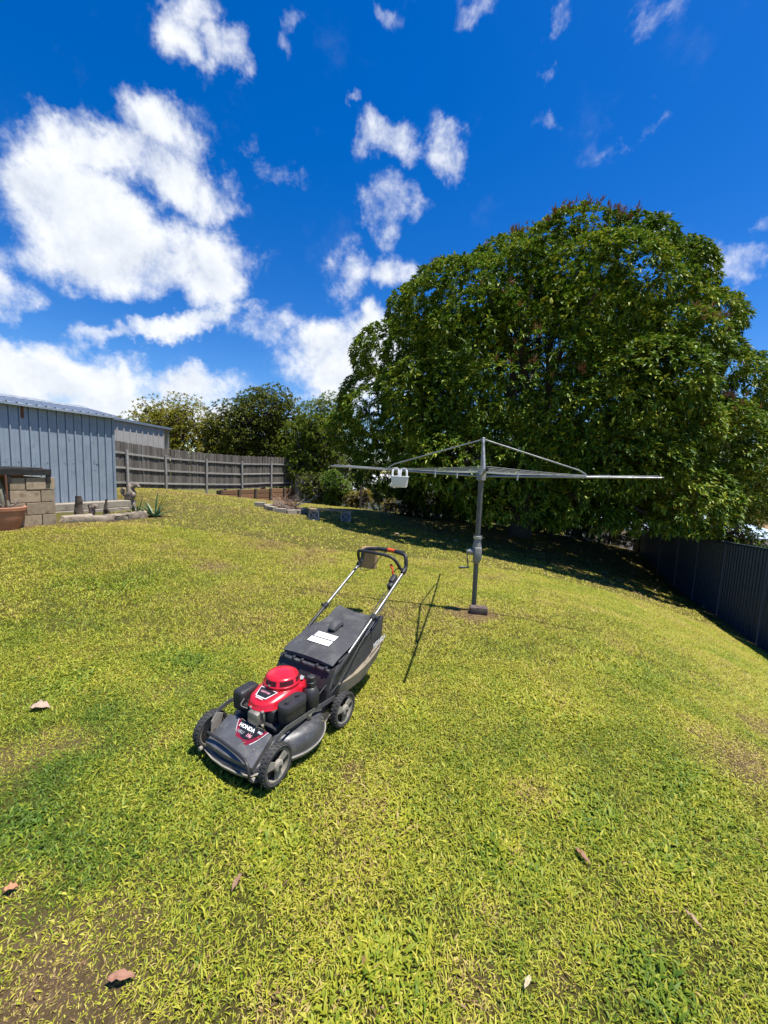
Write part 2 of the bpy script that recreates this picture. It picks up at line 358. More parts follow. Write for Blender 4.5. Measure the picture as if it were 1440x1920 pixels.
def grass_material():
    m = bpy.data.materials.new('grass_blade'); m.use_nodes = True; nt = m.node_tree; N = nt.nodes.new; Lk = nt.links.new
    b = nt.nodes['Principled BSDF']; b.inputs['Roughness'].default_value = 0.55; b.inputs['Specular IOR Level'].default_value = 0.30
    at = N('ShaderNodeAttribute'); at.attribute_name = 'tint'
    r = N('ShaderNodeValToRGB'); el = r.color_ramp.elements
    cs = [(0.0, (0.085, 0.16, 0.015)), (0.22, (0.20, 0.275, 0.022)), (0.5, (0.365, 0.378, 0.032)), (0.75, (0.53, 0.49, 0.055)), (0.89, (0.52, 0.41, 0.13)), (1.0, (0.29, 0.18, 0.08))]
    for i, (p, c) in enumerate(cs):
        e = el[i] if i < 2 else el.new(p)
        e.position = p; e.color = (*c, 1)
    Lk(at.outputs['Fac'], r.inputs[0]); Lk(r.outputs[0], b.inputs['Base Color'])
    t = N('ShaderNodeBsdfTranslucent'); Lk(r.outputs[0], t.inputs[0])
    mx = N('ShaderNodeMixShader'); mx.inputs[0].default_value = 0.28
    Lk(b.outputs[0], mx.inputs[1]); Lk(t.outputs[0], mx.inputs[2]); Lk(mx.outputs[0], nt.nodes['Material Output'].inputs[0])
    return m
WEEDS = [(1.03, 1.75, .16), (0.54, 1.53, .12), (-0.41, 1.54, .11), (1.30, 1.48, .14), (0.09, 1.11, .13), (0.67, 1.44, .10), (-1.50, 1.50, .13), (0.15, 1.65, .10), (1.7, 1.9, .25), (-0.1, 0.95, .1), (0.95, 1.1, .12), (1.2, 2.6, .3), (-1.6, 3.0, .25), (2.2, 3.4, .4), (-3.0, 4.4, .4), (0.2, 2.5, .15), (-2.2, 2.6, .2)]   # darker broad-leaved patches
KEEP_OUT = []      # (x, y, radius): nothing grows inside the things that stand on the lawn
def inside_yard(x, y):
    ok = ((x - 7.3) * 0.92 - (y - 7.2) * 0.41) < -0.12                # lawn side of the dark fence
    ok &= (x > -10.0) & (y < 24.5)
    ok &= ((y - 17.2) * 0.66 - (x + 9.8) * 0.75) < 0.1                  # near side of the timber fence
    ok &= (y < 16.3 - 0.02 * x) | (x < -1.0)
    ok &= ~((x < -5.42) & (y > 6.5) & (y < 8.9)) & ~((x < -6.2 + (y - 9.4) * 0.42) & (y > 8.5) & (y < 10.5))
    ok &= ~((x < -5.45) & (y > 6.25) & (y < 7.6))
    return ok
def blades(n, y0, y1, lmin, lmax, wd, seg2, thin):
    """scatter n blades over the part of the lawn between y0 and y1"""
    y = np.sqrt(RNG.random(n) * ((y1 + .6) ** 2 - (y0 + .6) ** 2) + (y0 + .6) ** 2) - .6
    x = (RNG.random(n) * 2 - 1) * (y * 1.08 + 0.9)
    bare = bare_f(x, y); clump = vnoise(x, y, 14, 1) * 0.5 + vnoise(x, y, 5, 2) * 0.5
    keep = inside_yard(x, y) & (RNG.random(n) > bare * 0.22) & (RNG.random(n) < 0.42 + clump)
    for kx, ky, kr in KEEP_OUT: keep &= np.hypot(x - kx, y - ky) > kr
    x, y, bare, clump = x[keep], y[keep], bare[keep], clump[keep]; n = len(x)
    z = gza(x, y) - 0.002; WEED = np.zeros(n)
    for wx, wy, wr in WEEDS: WEED = np.maximum(WEED, np.clip(1.4 - np.hypot(x - wx, y - wy) / wr * (0.6 + vnoise(x, y, 11, 15)), 0, 1))
    az = RNG.random(n) * 2 * np.pi + (vnoise(x, y, 3.5, 6) - 0.5) * 3; tilt = np.radians(np.clip(RNG.uniform(28, 88, n) * (0.85 + 0.25 * vnoise(x, y, 2, 7)) + bare * 20, 0, 88))
    big = vnoise(x, y, 1.1, 9); L = RNG.uniform(lmin, lmax, n) * (0.65 + 0.6 * clump) * (1 - 0.45 * bare); W = wd * RNG.uniform(0.6, 1.25, n) * (0.8 + 0.5 * big)
    h = np.c_[np.cos(az), np.sin(az), np.zeros(n)]; side = np.c_[-np.sin(az), np.cos(az), RNG.uniform(-.5, .5, n)]
    W *= 1 + 0.9 * WEED; L *= 1 + 0.25 * WEED
    P = np.c_[x, y, z]; c, s = np.cos(tilt)[:, None], np.sin(tilt)[:, None]; L_ = L[:, None]; W_ = W[:, None]
    upv = np.array([[0, 0, 1.0]])
    mid = P + (h * s * 0.8 + upv * c) * L_ * 0.55
    tip = mid + (h * (s * 0.9 + 0.25) + upv * (c * 0.55 - 0.18)) * L_ * 0.5
    tip[:, 2] = np.maximum(tip[:, 2], z + 0.004)
    tint = 0.50 + (vnoise(x, y, 0.55, 12) - 0.5) * 0.44 + (vnoise(x, y, 2.3, 13) - 0.5) * 0.40 + (vnoise(x, y, 7.0, 14) - 0.5) * 0.22 + RNG.normal(0, 0.18, n) + bare * (0.46 + 0.3 * RNG.random(n)) - WEED * 0.13 + 0.05
    tint += np.where(RNG.random(n) < 0.05, 0.30, 0)
    tint += np.clip((y - 5) / 30, 0, 0.10) - np.clip((3.4 - y) * 0.13, 0, 0.28) + 0.13 * np.clip((y - 2.2) / 2.5, 0, 1) - 0.10 * np.clip((x - 0.1) / 1.2, 0, 1) * np.clip((2.6 - y) / 1.2, 0, 1)
    tint = np.clip(tint, 0.0, 1.0)
    if seg2:
        V = np.stack([P - side * W_ * .4, P + side * W_ * .4, mid - side * W_ * .5, mid + side * W_ * .5, tip], 1)[:, 1:].reshape(-1, 3)
        base = np.arange(n)[:, None] * 4
        F = (base[:, :, None] + np.array([[[0, 2, 1], [1, 2, 3]]])).reshape(-1, 3); k = 4
    else:
        V = np.stack([P - side * W_ * .5, P + side * W_ * .5, tip], 1).reshape(-1, 3); F = np.arange(n * 3).reshape(-1, 3); k = 3
    return V, F, np.repeat(tint, k)
def build_grass():
    Vs, Fs, Ts, o = [], [], [], 0
    for a in ((360000, 0.35, 3.2, 0.018, 0.042, 0.0042, True, 0), (30000, 0.35, 3.2, 0.030, 0.060, 0.0068, True, 0), (540000, 3.2, 7.5, 0.026, 0.050, 0.0090, False, 0), (330000, 7.5, 24, 0.045, 0.075, 0.019, False, 0)):
        V, F, T = blades(*a); Vs.append(V); Fs.append(F + o); Ts.append(T); o += len(V)
    me = np_mesh('lawn_grass', np.concatenate(Vs), np.concatenate(Fs), 3, grass_material())
    a = me.attributes.new('tint', 'FLOAT', 'POINT'); a.data.foreach_set('value', np.concatenate(Ts).astype(np.float32))
    tag(link('lawn_grass', me), 'short mown yellow green lawn grass', 'grass', kind='stuff')

# ------------------------------------------------------------------ shared materials
M_ZINC = pm('weathered_zinc', (0.30, 0.36, 0.42), (0.36, 0.43, 0.50), 3, 0.5, 0.35, 0.0008, 60, c3=(0.20, 0.25, 0.31), c3scale=7, c3lo=0.60, c3hi=0.70)
M_ZINCDK = pm('shed_rib_edge', (0.19, 0.24, 0.30), (0.24, 0.29, 0.36), 4, 0.5, 0.35)
M_ROOFZ = pm('shed_roof_zinc', (0.40, 0.43, 0.44), (0.50, 0.53, 0.54), 4, 0.38, 0.6, 0.0005, 50)
M_BEIGE = pm('neighbour_shed_sheet', (0.43, 0.40, 0.36), (0.48, 0.45, 0.41), 4, 0.5, 0.1)
M_CONC = pm('old_concrete', (0.26, 0.225, 0.175), (0.36, 0.315, 0.25), 9, 0.92, 0, 0.003, 60, c3=(0.16, 0.14, 0.11), c3scale=5, rvar=0.10)
M_BLOCK = pm('concrete_block', (0.26, 0.20, 0.135), (0.37, 0.29, 0.20), 14, 0.95, 0, 0.004, 90, c3=(0.15, 0.10, 0.065), c3scale=6, rvar=0.14)
M_STONE = pm('sandstone', (0.22, 0.175, 0.125), (0.36, 0.30, 0.225), 12, 0.95, 0, 0.008, 30, c3=(0.09, 0.07, 0.055), c3scale=7, c3lo=0.5, rvar=0.15)
M_PALING = pm('grey_paling', (0.085, 0.075, 0.064), (0.18, 0.16, 0.14), 6, 0.95, 0, 0.003, 40, stretch=(8, 8, 0.8), c3=(0.055, 0.05, 0.045), c3scale=5, rvar=0.35)
M_RAIL = pm('grey_rail', (0.25, 0.24, 0.225), (0.36, 0.345, 0.32), 8, 0.95, 0, 0.003, 40, c3=(0.13, 0.12, 0.11), c3scale=4, rvar=0.15)
M_RUSTBOARD = pm('brown_sleeper', (0.16, 0.085, 0.045), (0.27, 0.145, 0.075), 5, 0.9, 0, 0.004, 30, stretch=(0.8, 6, 6), c3=(0.10, 0.05, 0.03), c3scale=3, rvar=0.2)
M_DARKWOOD = pm('dark_old_wood', (0.055, 0.042, 0.032), (0.13, 0.10, 0.075), 10, 0.95, 0, 0.006, 30, c3=(0.03, 0.022, 0.018), c3scale=4)
M_DRIFT = pm('driftwood', (0.14, 0.105, 0.08), (0.34, 0.28, 0.23), 14, 0.95, 0, 0.008, 30, c3=(0.06, 0.045, 0.035), c3scale=9, c3lo=0.48)
M_NAVY = pm('navy_fence_steel', (0.042, 0.062, 0.085), (0.052, 0.074, 0.10), 6, 0.45, 0.0, 0.0, spec=0.5)
M_BLACKSTEEL = pm('black_burnt_steel', (0.018, 0.017, 0.017), (0.045, 0.042, 0.040), 14, 0.55, 0.3, 0.001, 60, c3=(0.10, 0.05, 0.03), c3scale=8)
M_TERRA = pm('terracotta', (0.36, 0.15, 0.085), (0.46, 0.21, 0.13), 8, 0.85, 0, 0.002, 50, c3=(0.22, 0.10, 0.07), c3scale=5)
M_RUST = pm('rusty_iron', (0.25, 0.10, 0.045), (0.12, 0.06, 0.04), 14, 0.9, 0.2)
M_SOIL = pm('garden_soil', (0.10, 0.065, 0.04), (0.20, 0.14, 0.09), 18, 1.0, 0, 0.015, 40)
M_BRICK = pm('clay_brick', (0.30, 0.12, 0.07), (0.40, 0.19, 0.11), 14, 0.95, 0, 0.003, 60, rvar=0.2)

def uv2(a): return Vector((math.cos(a), math.sin(a), 0))

# ------------------------------------------------------------------ garden shed on the left
SD = Vector((0.388, 0.92, 0)).normalized(); SN = Vector((0.92, -0.388, 0)).normalized()   # along the wall (away), outwards
def garden_shed():
    base, top, Lw, Wd = 0.66, 2.63, 3.36, 2.2
    rz = math.atan2(SD.y, SD.x)                       # local x along the wall, local -y outwards (towards the lawn)
    corner = Vector((-6.53, 9.4, 0)) - SD * Lw
    t = empty('garden_shed', (corner.x, corner.y, base), rz, 'blue grey ribbed steel garden shed with low gable roof at left', 'shed')
    pitch = 0.16; n = int(round(Lw / pitch)); H = top - base
    # one ribbed sheet per pan: flat pan with a raised rib at its right side
    b = MB(); x0, x1, x2, x3 = 0.0, pitch - 0.034, pitch - 0.027, pitch - 0.007
    prof = [(0, 0), (0.045, 0), (0.048, -0.004), (0.056, -0.004), (0.059, 0), (x1, 0), (x2, -0.024), (x3, -0.024), (pitch - 0.0005, 0)]
    b.loft([[(x, y, 0) for x, y in prof], [(x, y, H) for x, y in prof]], cap=False, closed=False)
    sheet = b.mesh('wall_sheet', M_ZINC)
    b = MB(); b.box((pitch - 0.0345, -0.012, H / 2), (0.0025, 0.026, H)); strip = b.mesh('rib_edge', M_ZINCDK)
    for i in range(n):
        link('wall_sheet', sheet, None, t, (i * pitch, 0, 0))
        link('rib_edge', strip, None, t, (i * pitch, -0.001, 0.001))
    # screws in a row across the sheets
    s = MB().lathe([(0.001, -0.009), (0.011, -0.007), (0.013, 0)], 8, (0, 0, 0), 'y').mesh('screw', M_ROOFZ, True)
    for i in range(0, n, 3): link('screw', s, None, t, (i * pitch + 0.09, -0.001, 0.86))
    MB().box((Lw + 0.012, 0.0, H / 2), (0.03, 0.05, H)).build('corner_trim', M_ZINC, t)
    # gable end wall, back wall and near end wall
    hr = 0.21
    MB().poly([(Lw, 0.02, 0), (Lw, Wd, 0), (Lw, Wd, H), (Lw, Wd / 2, H + hr), (Lw, 0.02, H)], (-0.02, 0, 0)).build('end_wall', M_ZINC, t)
    MB().poly([(0.02, 0.03, 0), (0.02, Wd, 0), (0.02, Wd, H), (0.02, Wd / 2, H + hr), (0.02, 0.03, H)], (-0.02, 0, 0)).build('end_wall', M_ZINC, t)
    MB().box((Lw / 2, Wd, H / 2), (Lw - 0.06, 0.02, H)).build('back_wall', M_ZINC, t)
    # roof: two slopes of ribbed sheets, eaves proud of the wall
    ov = 0.13; og = 0.07
    for sgn in (0, 1):
        b = MB(); k = 22; w = (Lw + 2 * og) / k
        for i in range(k + 1):
            pass
        prof = []
        for i in range(k):
            xx = -og + i * w; prof += [(xx, 0), (xx + w * 0.74, 0), (xx + w * 0.80, 0.022), (xx + w * 0.93, 0.022), (xx + w * 0.99, 0)]
        ye = -ov if sgn == 0 else Wd + ov
        z_e = H - hr * ov / (Wd / 2) + 0.03; z_r = H + hr + 0.03
        b.loft([[(x, ye, z_e + h) for x, h in prof], [(x, Wd / 2, z_r + h) for x, h in prof]], cap=False, closed=False)
        b.build('roof_sheet', M_ROOFZ, t)
        MB().box(((Lw) / 2, ye, z_e - 0.022), (Lw + 2 * og, 0.02, 0.045)).build('eave_trim', M_ZINC, t)
    MB().poly([(-og, Wd / 2 - 0.12, z_r - 0.01), (-og, Wd / 2, z_r + 0.05), (-og, Wd / 2 + 0.12, z_r - 0.01)], (Lw + 2 * og, 0, 0)).build('ridge_cap', M_ROOFZ, t)
    # dark slot high on the wall
    MB().box((1.62, -0.026, 1.82), (0.05, 0.006, 0.22)).build('patch', M_RUST, t)
    # floor slab of the shed
    MB().box((Lw / 2, Wd / 2, -0.30), (Lw + 0.1, Wd + 0.02, 0.598)).build('floor_slab', M_CONC, t)
garden_shed()

# concrete kerb beams laid along the foot of the shed wall
def kerb_beams():
    rz = math.atan2(SD.y, SD.x); c = Vector((-6.53, 9.4, 0)) - SD * 0.86 + SN * 0.20
    for i, (z, dx, ln, lb) in enumerate(((0.585, 0.0, 2.30, 'upper pale concrete kerb beam along the foot of the grey shed'), (0.432, 0.06, 2.26, 'lower concrete kerb beam half buried below the upper one by the shed'))):
        b = MB(); b.box((0, 0, 0), (ln, 0.26, 0.150), 0.015, seg=2)
        o = b.build('kerb_beam', M_CONC, None, (c.x + SN.x * 0.03 * i - SD.x * dx, c.y + SN.y * 0.03 * i - SD.y * dx, z), (0, 0, rz))
        tag(o, lb, 'kerb', 'kerb beams by the shed')
kerb_beams()

# ------------------------------------------------------------------ neighbour's shed behind the fence
def neighbour_shed():
    t = empty('neighbour_shed', (-11.5, 12.6, 0.3), R(87.5), 'beige ribbed steel shed rising behind the grey paling fence', 'shed')
    Lw, H, Wd = 7.6, 3.0, 4.0; p = 0.40
    b = MB(); prof = [(0, 0), (p - 0.10, 0), (p - 0.085, -0.035), (p - 0.03, -0.035), (p - 0.0005, 0)]
    b.loft([[(x, y, 0) for x, y in prof], [(x, y, H) for x, y in prof]], cap=False, closed=False); sh = b.mesh('wall_sheet', M_BEIGE)
    for i in range(int(Lw / p)): link('wall_sheet', sh, None, t, (i * p, 0, 0))
    MB().box((Lw + 0.01, Wd / 2, H / 2), (0.03, Wd, H)).build('end_wall', M_BEIGE, t)
    MB().box((Lw / 2, -0.05, H + 0.03), (Lw + 0.2, 0.14, 0.10)).build('gutter', M_ZINCDK, t)
    MB().poly([(-0.1, -0.05, H + 0.085), (-0.1, Wd / 2, H + 0.40), (-0.1, Wd, H + 0.085)], (Lw + 0.25, 0, 0)).build('roof', M_ROOFZ, t)
neighbour_shed()

# ------------------------------------------------------------------ paling fence
FP = [(-10.35, 10.6, 0.62), (-10.25, 12.9, 0.60), (-10.1, 15.2, 0.54), (-9.83, 17.4, 0.43), (-8.92, 19.4, 0.36), (-7.85, 21.3, 0.33), (-6.85, 23.3, 0.38), (-6.05, 25.1, 0.40)]
def paling_fence():
    t = empty('paling_fence', (FP[3][0], FP[3][1], FP[3][2]), 0, 'weathered grey timber paling fence with three rails across the back left', 'fence')
    o0 = Vector(FP[3]); Hh = 1.78
    rnd = random.Random(5)
    variants = []
    for k in range(5):
        b = MB(); w, h = 0.098, Hh
        b.box((0, 0, h / 2), (w, 0.016, h), 0.003)
        for v in b.bm.verts:
            if v.co.z > h * 0.6: v.co.x += rnd.uniform(-.006, .006); v.co.z += rnd.uniform(-0.03, 0.02)
        variants.append(b.mesh('paling', M_PALING))
    for a, c in zip(FP, FP[1:]):
        A, C_ = Vector(a), Vector(c); d = C_ - A; ln = math.hypot(d.x, d.y); n = int(ln / 0.103); az = math.atan2(d.y, d.x)
        nrm = Vector((math.sin(az), -math.cos(az), 0))             # towards the lawn
        for i in range(n):
            p = A + d * ((i + 0.5) / n) - nrm * 0.03
            link('paling', rnd.choice(variants), None, t, p - o0 + Vector((0, 0, rnd.uniform(-.015, .02))), (rnd.uniform(-.01, .01), rnd.uniform(-.012, .012), az + rnd.uniform(-.05, .05)))
        sl = math.atan2(d.z, ln)
        rail = MB().box((0, 0, 0), (ln - 0.02, 0.045, 0.075), 0.006).mesh('rail', M_RAIL)
        for hz in (0.24, 0.80, 1.36):
            m = A + d * 0.5 + nrm * 0.005 + Vector((0, 0, hz + rnd.uniform(-.015, .015)))
            link('rail', rail, None, t, m - o0, (0, -sl, az))
    for i, a in enumerate(FP):
        d = Vector(FP[min(i + 1, len(FP) - 1)]) - Vector(FP[max(i - 1, 0)]); az = math.atan2(d.y, d.x); nrm = Vector((math.sin(az), -math.cos(az), 0))
        foot = min(gz(a[0], a[1]), a[2]) - 0.15
        hp = a[2] + 1.50 - foot
        p = Vector(a) + nrm * 0.065; p.z = foot + hp / 2
        MB().box((0, 0, 0), (0.10, 0.07, hp), 0.008).build('post', M_RAIL, t, p - o0, (0, rnd.uniform(-.015, .015), az))
paling_fence()

def retaining_wall():
    A, Bp = Vector((-8.5, 19.75, 0)), Vector((-5.85, 24.9, 0)); d = Bp - A; ln = d.length; az = math.atan2(d.y, d.x)
    nrm = Vector((math.sin(az), -math.cos(az), 0)); t = empty('retaining_wall', (A.x + d.x / 2, A.y + d.y / 2, -0.3), 0, 'low rusty brown sleeper retaining wall under the paling fence', 'retaining wall'); o0 = t.location.copy()
    n = 5
    for i in range(n):
        for k, z in enumerate((-0.32, -0.06, 0.20)):
            p = A + d * ((i + 0.5) / n) + nrm * 0.20
            ztop = z + 0.12
            MB().box((0, 0, 0), (ln / n - 0.03, 0.07, 0.235), 0.012).build('sleeper', M_RUSTBOARD, t, Vector((p.x, p.y, z)) - o0, (0, 0, az + random.uniform(-.01, .01)))
    for i in range(n + 1):
        p = A + d * (i / n) + nrm * 0.285
        MB().box((0, 0, 0), (0.13, 0.10, 0.95), 0.01).build('post', M_DARKWOOD, t, Vector((p.x, p.y, -0.12)) - o0, (0, 0, az))
    # soil held back by the wall, up to the fence
    MB().box((0, 0, 0), (ln, 0.22, 0.78)).build('backfill', M_SOIL, t, Vector((A.x + d.x / 2 + nrm.x * 0.035, A.y + d.y / 2 + nrm.y * 0.035, -0.09)) - o0, (0, 0, az))
retaining_wall()

def metal_sheet():
    b = MB(); n = 24; prof = []
    for i in range(n + 1): prof.append((-0.6 + i * 0.05, 0.012 * math.sin(i * math.pi / 2 * 1.0)))
    b.loft([[(x, y, 0) for x, y in prof], [(x, y, 1.75) for x, y in prof]], cap=False, closed=False)
    o = b.build('corrugated_sheet', pm('brown_sheet', (0.14, 0.115, 0.095), (0.20, 0.165, 0.14), 4, 0.6, 0.1, c3=(0.09, 0.06, 0.045)), None, (-4.95, 24.0, gz(-4.95, 24.0) - 0.03), (R(-4), R(1), R(8)))
    md = o.modifiers.new('thick', 'SOLIDIFY'); md.thickness = 0.004
    tag(o, 'brown corrugated metal sheet standing at the end of the paling fence', 'metal sheet')
metal_sheet()

# ------------------------------------------------------------------ dark steel fence on the right
NF = [(6.45, 5.05), (7.25, 7.2), (7.98, 8.95) , (8.83, 10.75), (9.7, 12.6), (10.55, 14.6), (11.4, 16.7), (12.3, 18.9)]
NFT = [0.62, 0.41, 0.25, 0.05, -0.20, -0.35, -0.55, -0.80]      # top of the fence at each post
def steel_fence():
    t = empty('steel_panel_fence', (NF[1][0], NF[1][1], gz(*NF[1])), 0, 'dark navy ribbed steel panel fence stepping down the right side of the lawn', 'fence'); o0 = t.location.copy()
    for i in range(len(NF) - 1):
        a, c = Vector((*NF[i], 0)), Vector((*NF[i + 1], 0)); d = c - a; ln = d.length; az = math.atan2(d.y, d.x)
        za, zc = NFT[i], NFT[i + 1]; H = 2.05
        n = int(ln / 0.13); prof = []
        for k in range(n):
            x = 0.03 + (ln - 0.06) * k / n; w = (ln - 0.06) / n
            prof += [(x, 0), (x + w * .62, 0), (x + w * .72, 0.022), (x + w * .9, 0.022)]
        b = MB(); sl = (zc - za) / ln
        b.loft([[(x, y, sl * x - H) for x, y in prof], [(x, y, sl * x - 0.03) for x, y in prof]], cap=False, closed=False)
        o = b.build('panel', M_NAVY, t, Vector((a.x, a.y, za)) - o0, (0, 0, az))
        md = o.modifiers.new('thick', 'SOLIDIFY'); md.thickness = 0.003
        MB().box((ln / 2, 0.0, (zc - za) / 2 - 0.005), (math.hypot(ln, zc - za) - 0.05, 0.045, 0.05), 0.006, rot=(0, -math.atan2(zc - za, ln), 0)).build('top_rail', M_NAVY, t, Vector((a.x, a.y, za)) - o0, (0, 0, az))
        MB().box((0, 0, 0), (0.05, 0.075, 2.4), 0.006).build('post', M_NAVY, t, Vector((a.x, a.y, za + 0.035 - 1.2)) - o0, (0, 0, az))
steel_fence()

# ------------------------------------------------------------------ wire fence along the back
def wire_fence():
    P = [(-1.2, 19.4), (0.9, 18.0), (3.0, 16.9), (5.2, 16.9), (7.4, 16.9), (9.6, 17.1), (11.7, 17.6)]
    t = empty('wire_fence', (P[3][0], P[3][1], gz(*P[3])), 0, 'old wire mesh fence with thin posts under the mango tree', 'fence'); o0 = t.location.copy()
    mw = pm('galvanised_wire', (0.30, 0.30, 0.29), (0.22, 0.2, 0.18), 6, 0.5, 0.6)
    for x, y in P:
        MB().box((0, 0, 0.55), (0.09, 0.09, 1.5), 0.008).build('post', M_DARKWOOD, t, Vector((x, y, gz(x, y) - 0.15)) - o0, (random.uniform(-.03, .03), random.uniform(-.03, .03), 0))
    for hz in (0.1, 0.35, 0.6, 0.85, 1.1):
        b = MB(); b.tube([Vector((x, y - 0.05, gz(x, y) + hz)) - o0 for x, y in P], 0.004, 5); b.build('wire', mw, t)
    b = MB()
    for (xa, ya), (xb, yb) in zip(P, P[1:]):
        for k in range(14):
            f = (k + .5) / 14; x, y = xa + (xb - xa) * f, ya + (yb - ya) * f; g = gz(x, y)
            b.tube([Vector((x, y - 0.055, g + 0.05)) - o0, Vector((x, y - 0.055, g + 1.12)) - o0], 0.003, 4, False)
    tag(b.build('mesh_wires', mw, t), kind='stuff')
wire_fence()

# ------------------------------------------------------------------ block barbecue at the far left
def barbecue():
    x1, y0, z0 = -5.51, 6.5, 0.50
    t = empty('block_barbecue', (x1 - SD.x * 0.4 - SN.x * 0.2, y0 - SD.y * 0.4 - SN.y * 0.2, z0), math.atan2(SD.y, SD.x), 'concrete block barbecue with black steel plate beside the grey shed', 'barbecue')
    def blk(l): return MB().box((0, 0, 0), (l - 0.010, 0.185, 0.192), 0.006, seg=2).mesh('block', M_BLOCK)
    full, half = blk(0.40), blk(0.20)
    h = 0.202
    for r in range(4):
        z = -0.0 + h * r + 0.1 + (-0.02)
        # right pier, front face, running bond
        if r % 2: seq = [(half, 0.20), (full, 0.40)]
        else: seq = [(full, 0.40), (half, 0.20)]
        x = -0.20
        for me, l in seq:
            link('block', me, None, t, (x + l / 2 + random.uniform(-.004, .004), -0.1 + random.uniform(-.006, .006), z), (0, 0, random.uniform(-.012, .012))); x += l
        # return wall running back, rear wall and left pier
        for k in range(2): link('block', full if (k + r) % 2 == 0 else half, None, t, (0.305, 0.20 + 0.34 * k, z), (0, 0, R(90)))
        for k in range(4): link('block', full, None, t, (-1.20 + 0.40 * k + (0.0 if r % 2 else 0.06), 0.72, z))
        for k in range(2): link('block', full, None, t, (-1.30, -0.0 + 0.38 * k, z), (0, 0, R(90)))
    top = h * 4
    for k in range(6): link('brick', MB().box((0, 0, 0), (0.22, 0.10, 0.075), 0.006).mesh('brick', M_BRICK), None, t, (-1.28 + 0.235 * k, -0.10, top + 0.025))
    MB().box((-0.50, 0.25, top + 0.085), (1.62, 0.92, 0.035), 0.006).build('hot_plate', M_BLACKSTEEL, t)
    b = MB()
    for y in (-0.22, 0.72): b.box((-0.50, y, top + 0.065), (1.64, 0.025, 0.10), 0.004)
    for x in (-1.33, 0.33): b.box((x, 0.25, top + 0.065), (0.025, 0.95, 0.10), 0.004)
    b.build('plate_rim', M_BLACKSTEEL, t)
    b = MB(); b.box((-0.50, 0.25, top + 0.125), (1.50, 0.86, 0.018), 0.004); b.tube([(-0.62, 0.1, top + 0.13), (-0.62, 0.1, top + 0.18), (-0.45, 0.1, top + 0.18), (-0.45, 0.1, top + 0.13)], 0.009, 8); b.build('lid', M_BLACKSTEEL, t)
    for x in (-0.22, 0.30): MB().box((x, -0.21, top - 0.06 + 0.04), (0.06, 0.03, 0.20), 0.004).build('bracket', M_BLACKSTEEL, t)
    MB().tube([(-0.24, -0.235, -0.05), (-0.26, -0.24, top + 0.02)], 0.014, 8).build('prop_bar', M_RUST, t)
barbecue()

def potted_plant():
    x, y = -5.80, 5.90; z = gz(x, y) - 0.02
    t = empty('terracotta_pot', (x, y, z), 0, 'large weathered terracotta pot in front of the block barbecue', 'pot')
    MB().lathe([(0.14, -0.01), (0.165, 0.02), (0.225, 0.20), (0.236, 0.305), (0.255, 0.31), (0.260, 0.355), (0.246, 0.365), (0.220, 0.36), (0.210, 0.29)], 36, cap=False).build('pot_body', M_TERRA, t, smooth=True, angle=50)
    MB().lathe([(0.0005, 0.305), (0.216, 0.30)], 24, cap=False).build('soil', M_SOIL, t)
    p = empty('cactus_plant', (x, y, z + 0.30), 0, 'bare grey cactus stems growing in the terracotta pot', 'plant')
    mc = pm('cactus_grey', (0.14, 0.13, 0.09), (0.24, 0.22, 0.16), 20, 0.9, 0, 0.003)
    MB().tube([(0, 0, 0), (-0.02, 0, 0.2), (-0.06, 0, 0.38), (-0.10, 0, 0.55)], [0.045, 0.05, 0.045, 0.03], 10, smooth_n=4).build('stem', mc, p, smooth=True)
    MB().tube([(0.08, -0.05, 0), (0.10, -0.05, 0.08), (0.10, -0.05, 0.16)], [0.03, 0.035, 0.02], 8, smooth_n=3).build('stem', mc, p, smooth=True)
    for a, l in ((0.5, 0.16), (2.4, 0.14), (3.6, 0.12), (5.5, 0.15)):
        d = uv2(a); MB().tube([(0.08, -0.05, 0.05), Vector((0.08, -0.05, 0.10)) + d * l * 0.6, Vector((0.08, -0.05, 0.18)) + d * l], [0.012, 0.012, 0.005], 6, smooth_n=3).build('shoot', M_DRIFT, p, smooth=True)
potted_plant()

def lumpy(size, seed, amp=0.12, sub=3, flat=0.0):
    """an irregular stone: box, subdivided, pushed about"""
    rnd = random.Random(seed); bm = bmesh.new(); bmesh.ops.create_cube(bm, size=1.0)
    bmesh.ops.bevel(bm, geom=bm.edges[:], offset=0.14, segments=2, affect='EDGES', profile=0.6)
    bmesh.ops.subdivide_edges(bm, edges=bm.edges[:], cuts=1, use_grid_fill=True)
    off = [Vector((rnd.uniform(-9, 9), rnd.uniform(-9, 9), rnd.uniform(-9, 9))) for _ in range(3)]
    from mathutils import noise as mn
    for v in bm.verts:
        n = mn.noise_vector(v.co * 2.2 + off[0]) * amp + mn.noise_vector(v.co * 5.5 + off[1]) * amp * 0.45
        v.co += n; v.co = Vector((v.co.x * size[0], v.co.y * size[1], v.co.z * size[2]))
    b = MB(); b.bm.free(); b.bm = bm
    return b
def edging_stones():
    S = [(-5.54, 6.98, .48, .26, .15, 40, 'longest flat edging stone next to the block barbecue'), (-5.36, 7.32, .36, .26, .15, 55, 'flat sandstone edging stone second from the block barbecue'), (-5.30, 7.66, .33, .25, .16, 80, 'flat sandstone edging stone third from the block barbecue'),
         (-5.27, 7.99, .34, .24, .17, 85, 'flat sandstone edging stone fourth from the block barbecue'), (-5.24, 8.30, .24, .22, .19, 100, 'blocky end stone of the garden edging beside the strappy plant')]
    for i, (x, y, a, b_, h, rz, lb) in enumerate(S):
        o = lumpy((a, b_, h), 40 + i, 0.13).build('edging_stone', M_STONE, None, (x, y, gz(x, y) + h * 0.28), (random.uniform(-.06, .06), random.uniform(-.06, .06), R(rz)), smooth=True, angle=40)
        tag(o, lb, 'stone', 'stones edging the garden bed')
edging_stones()
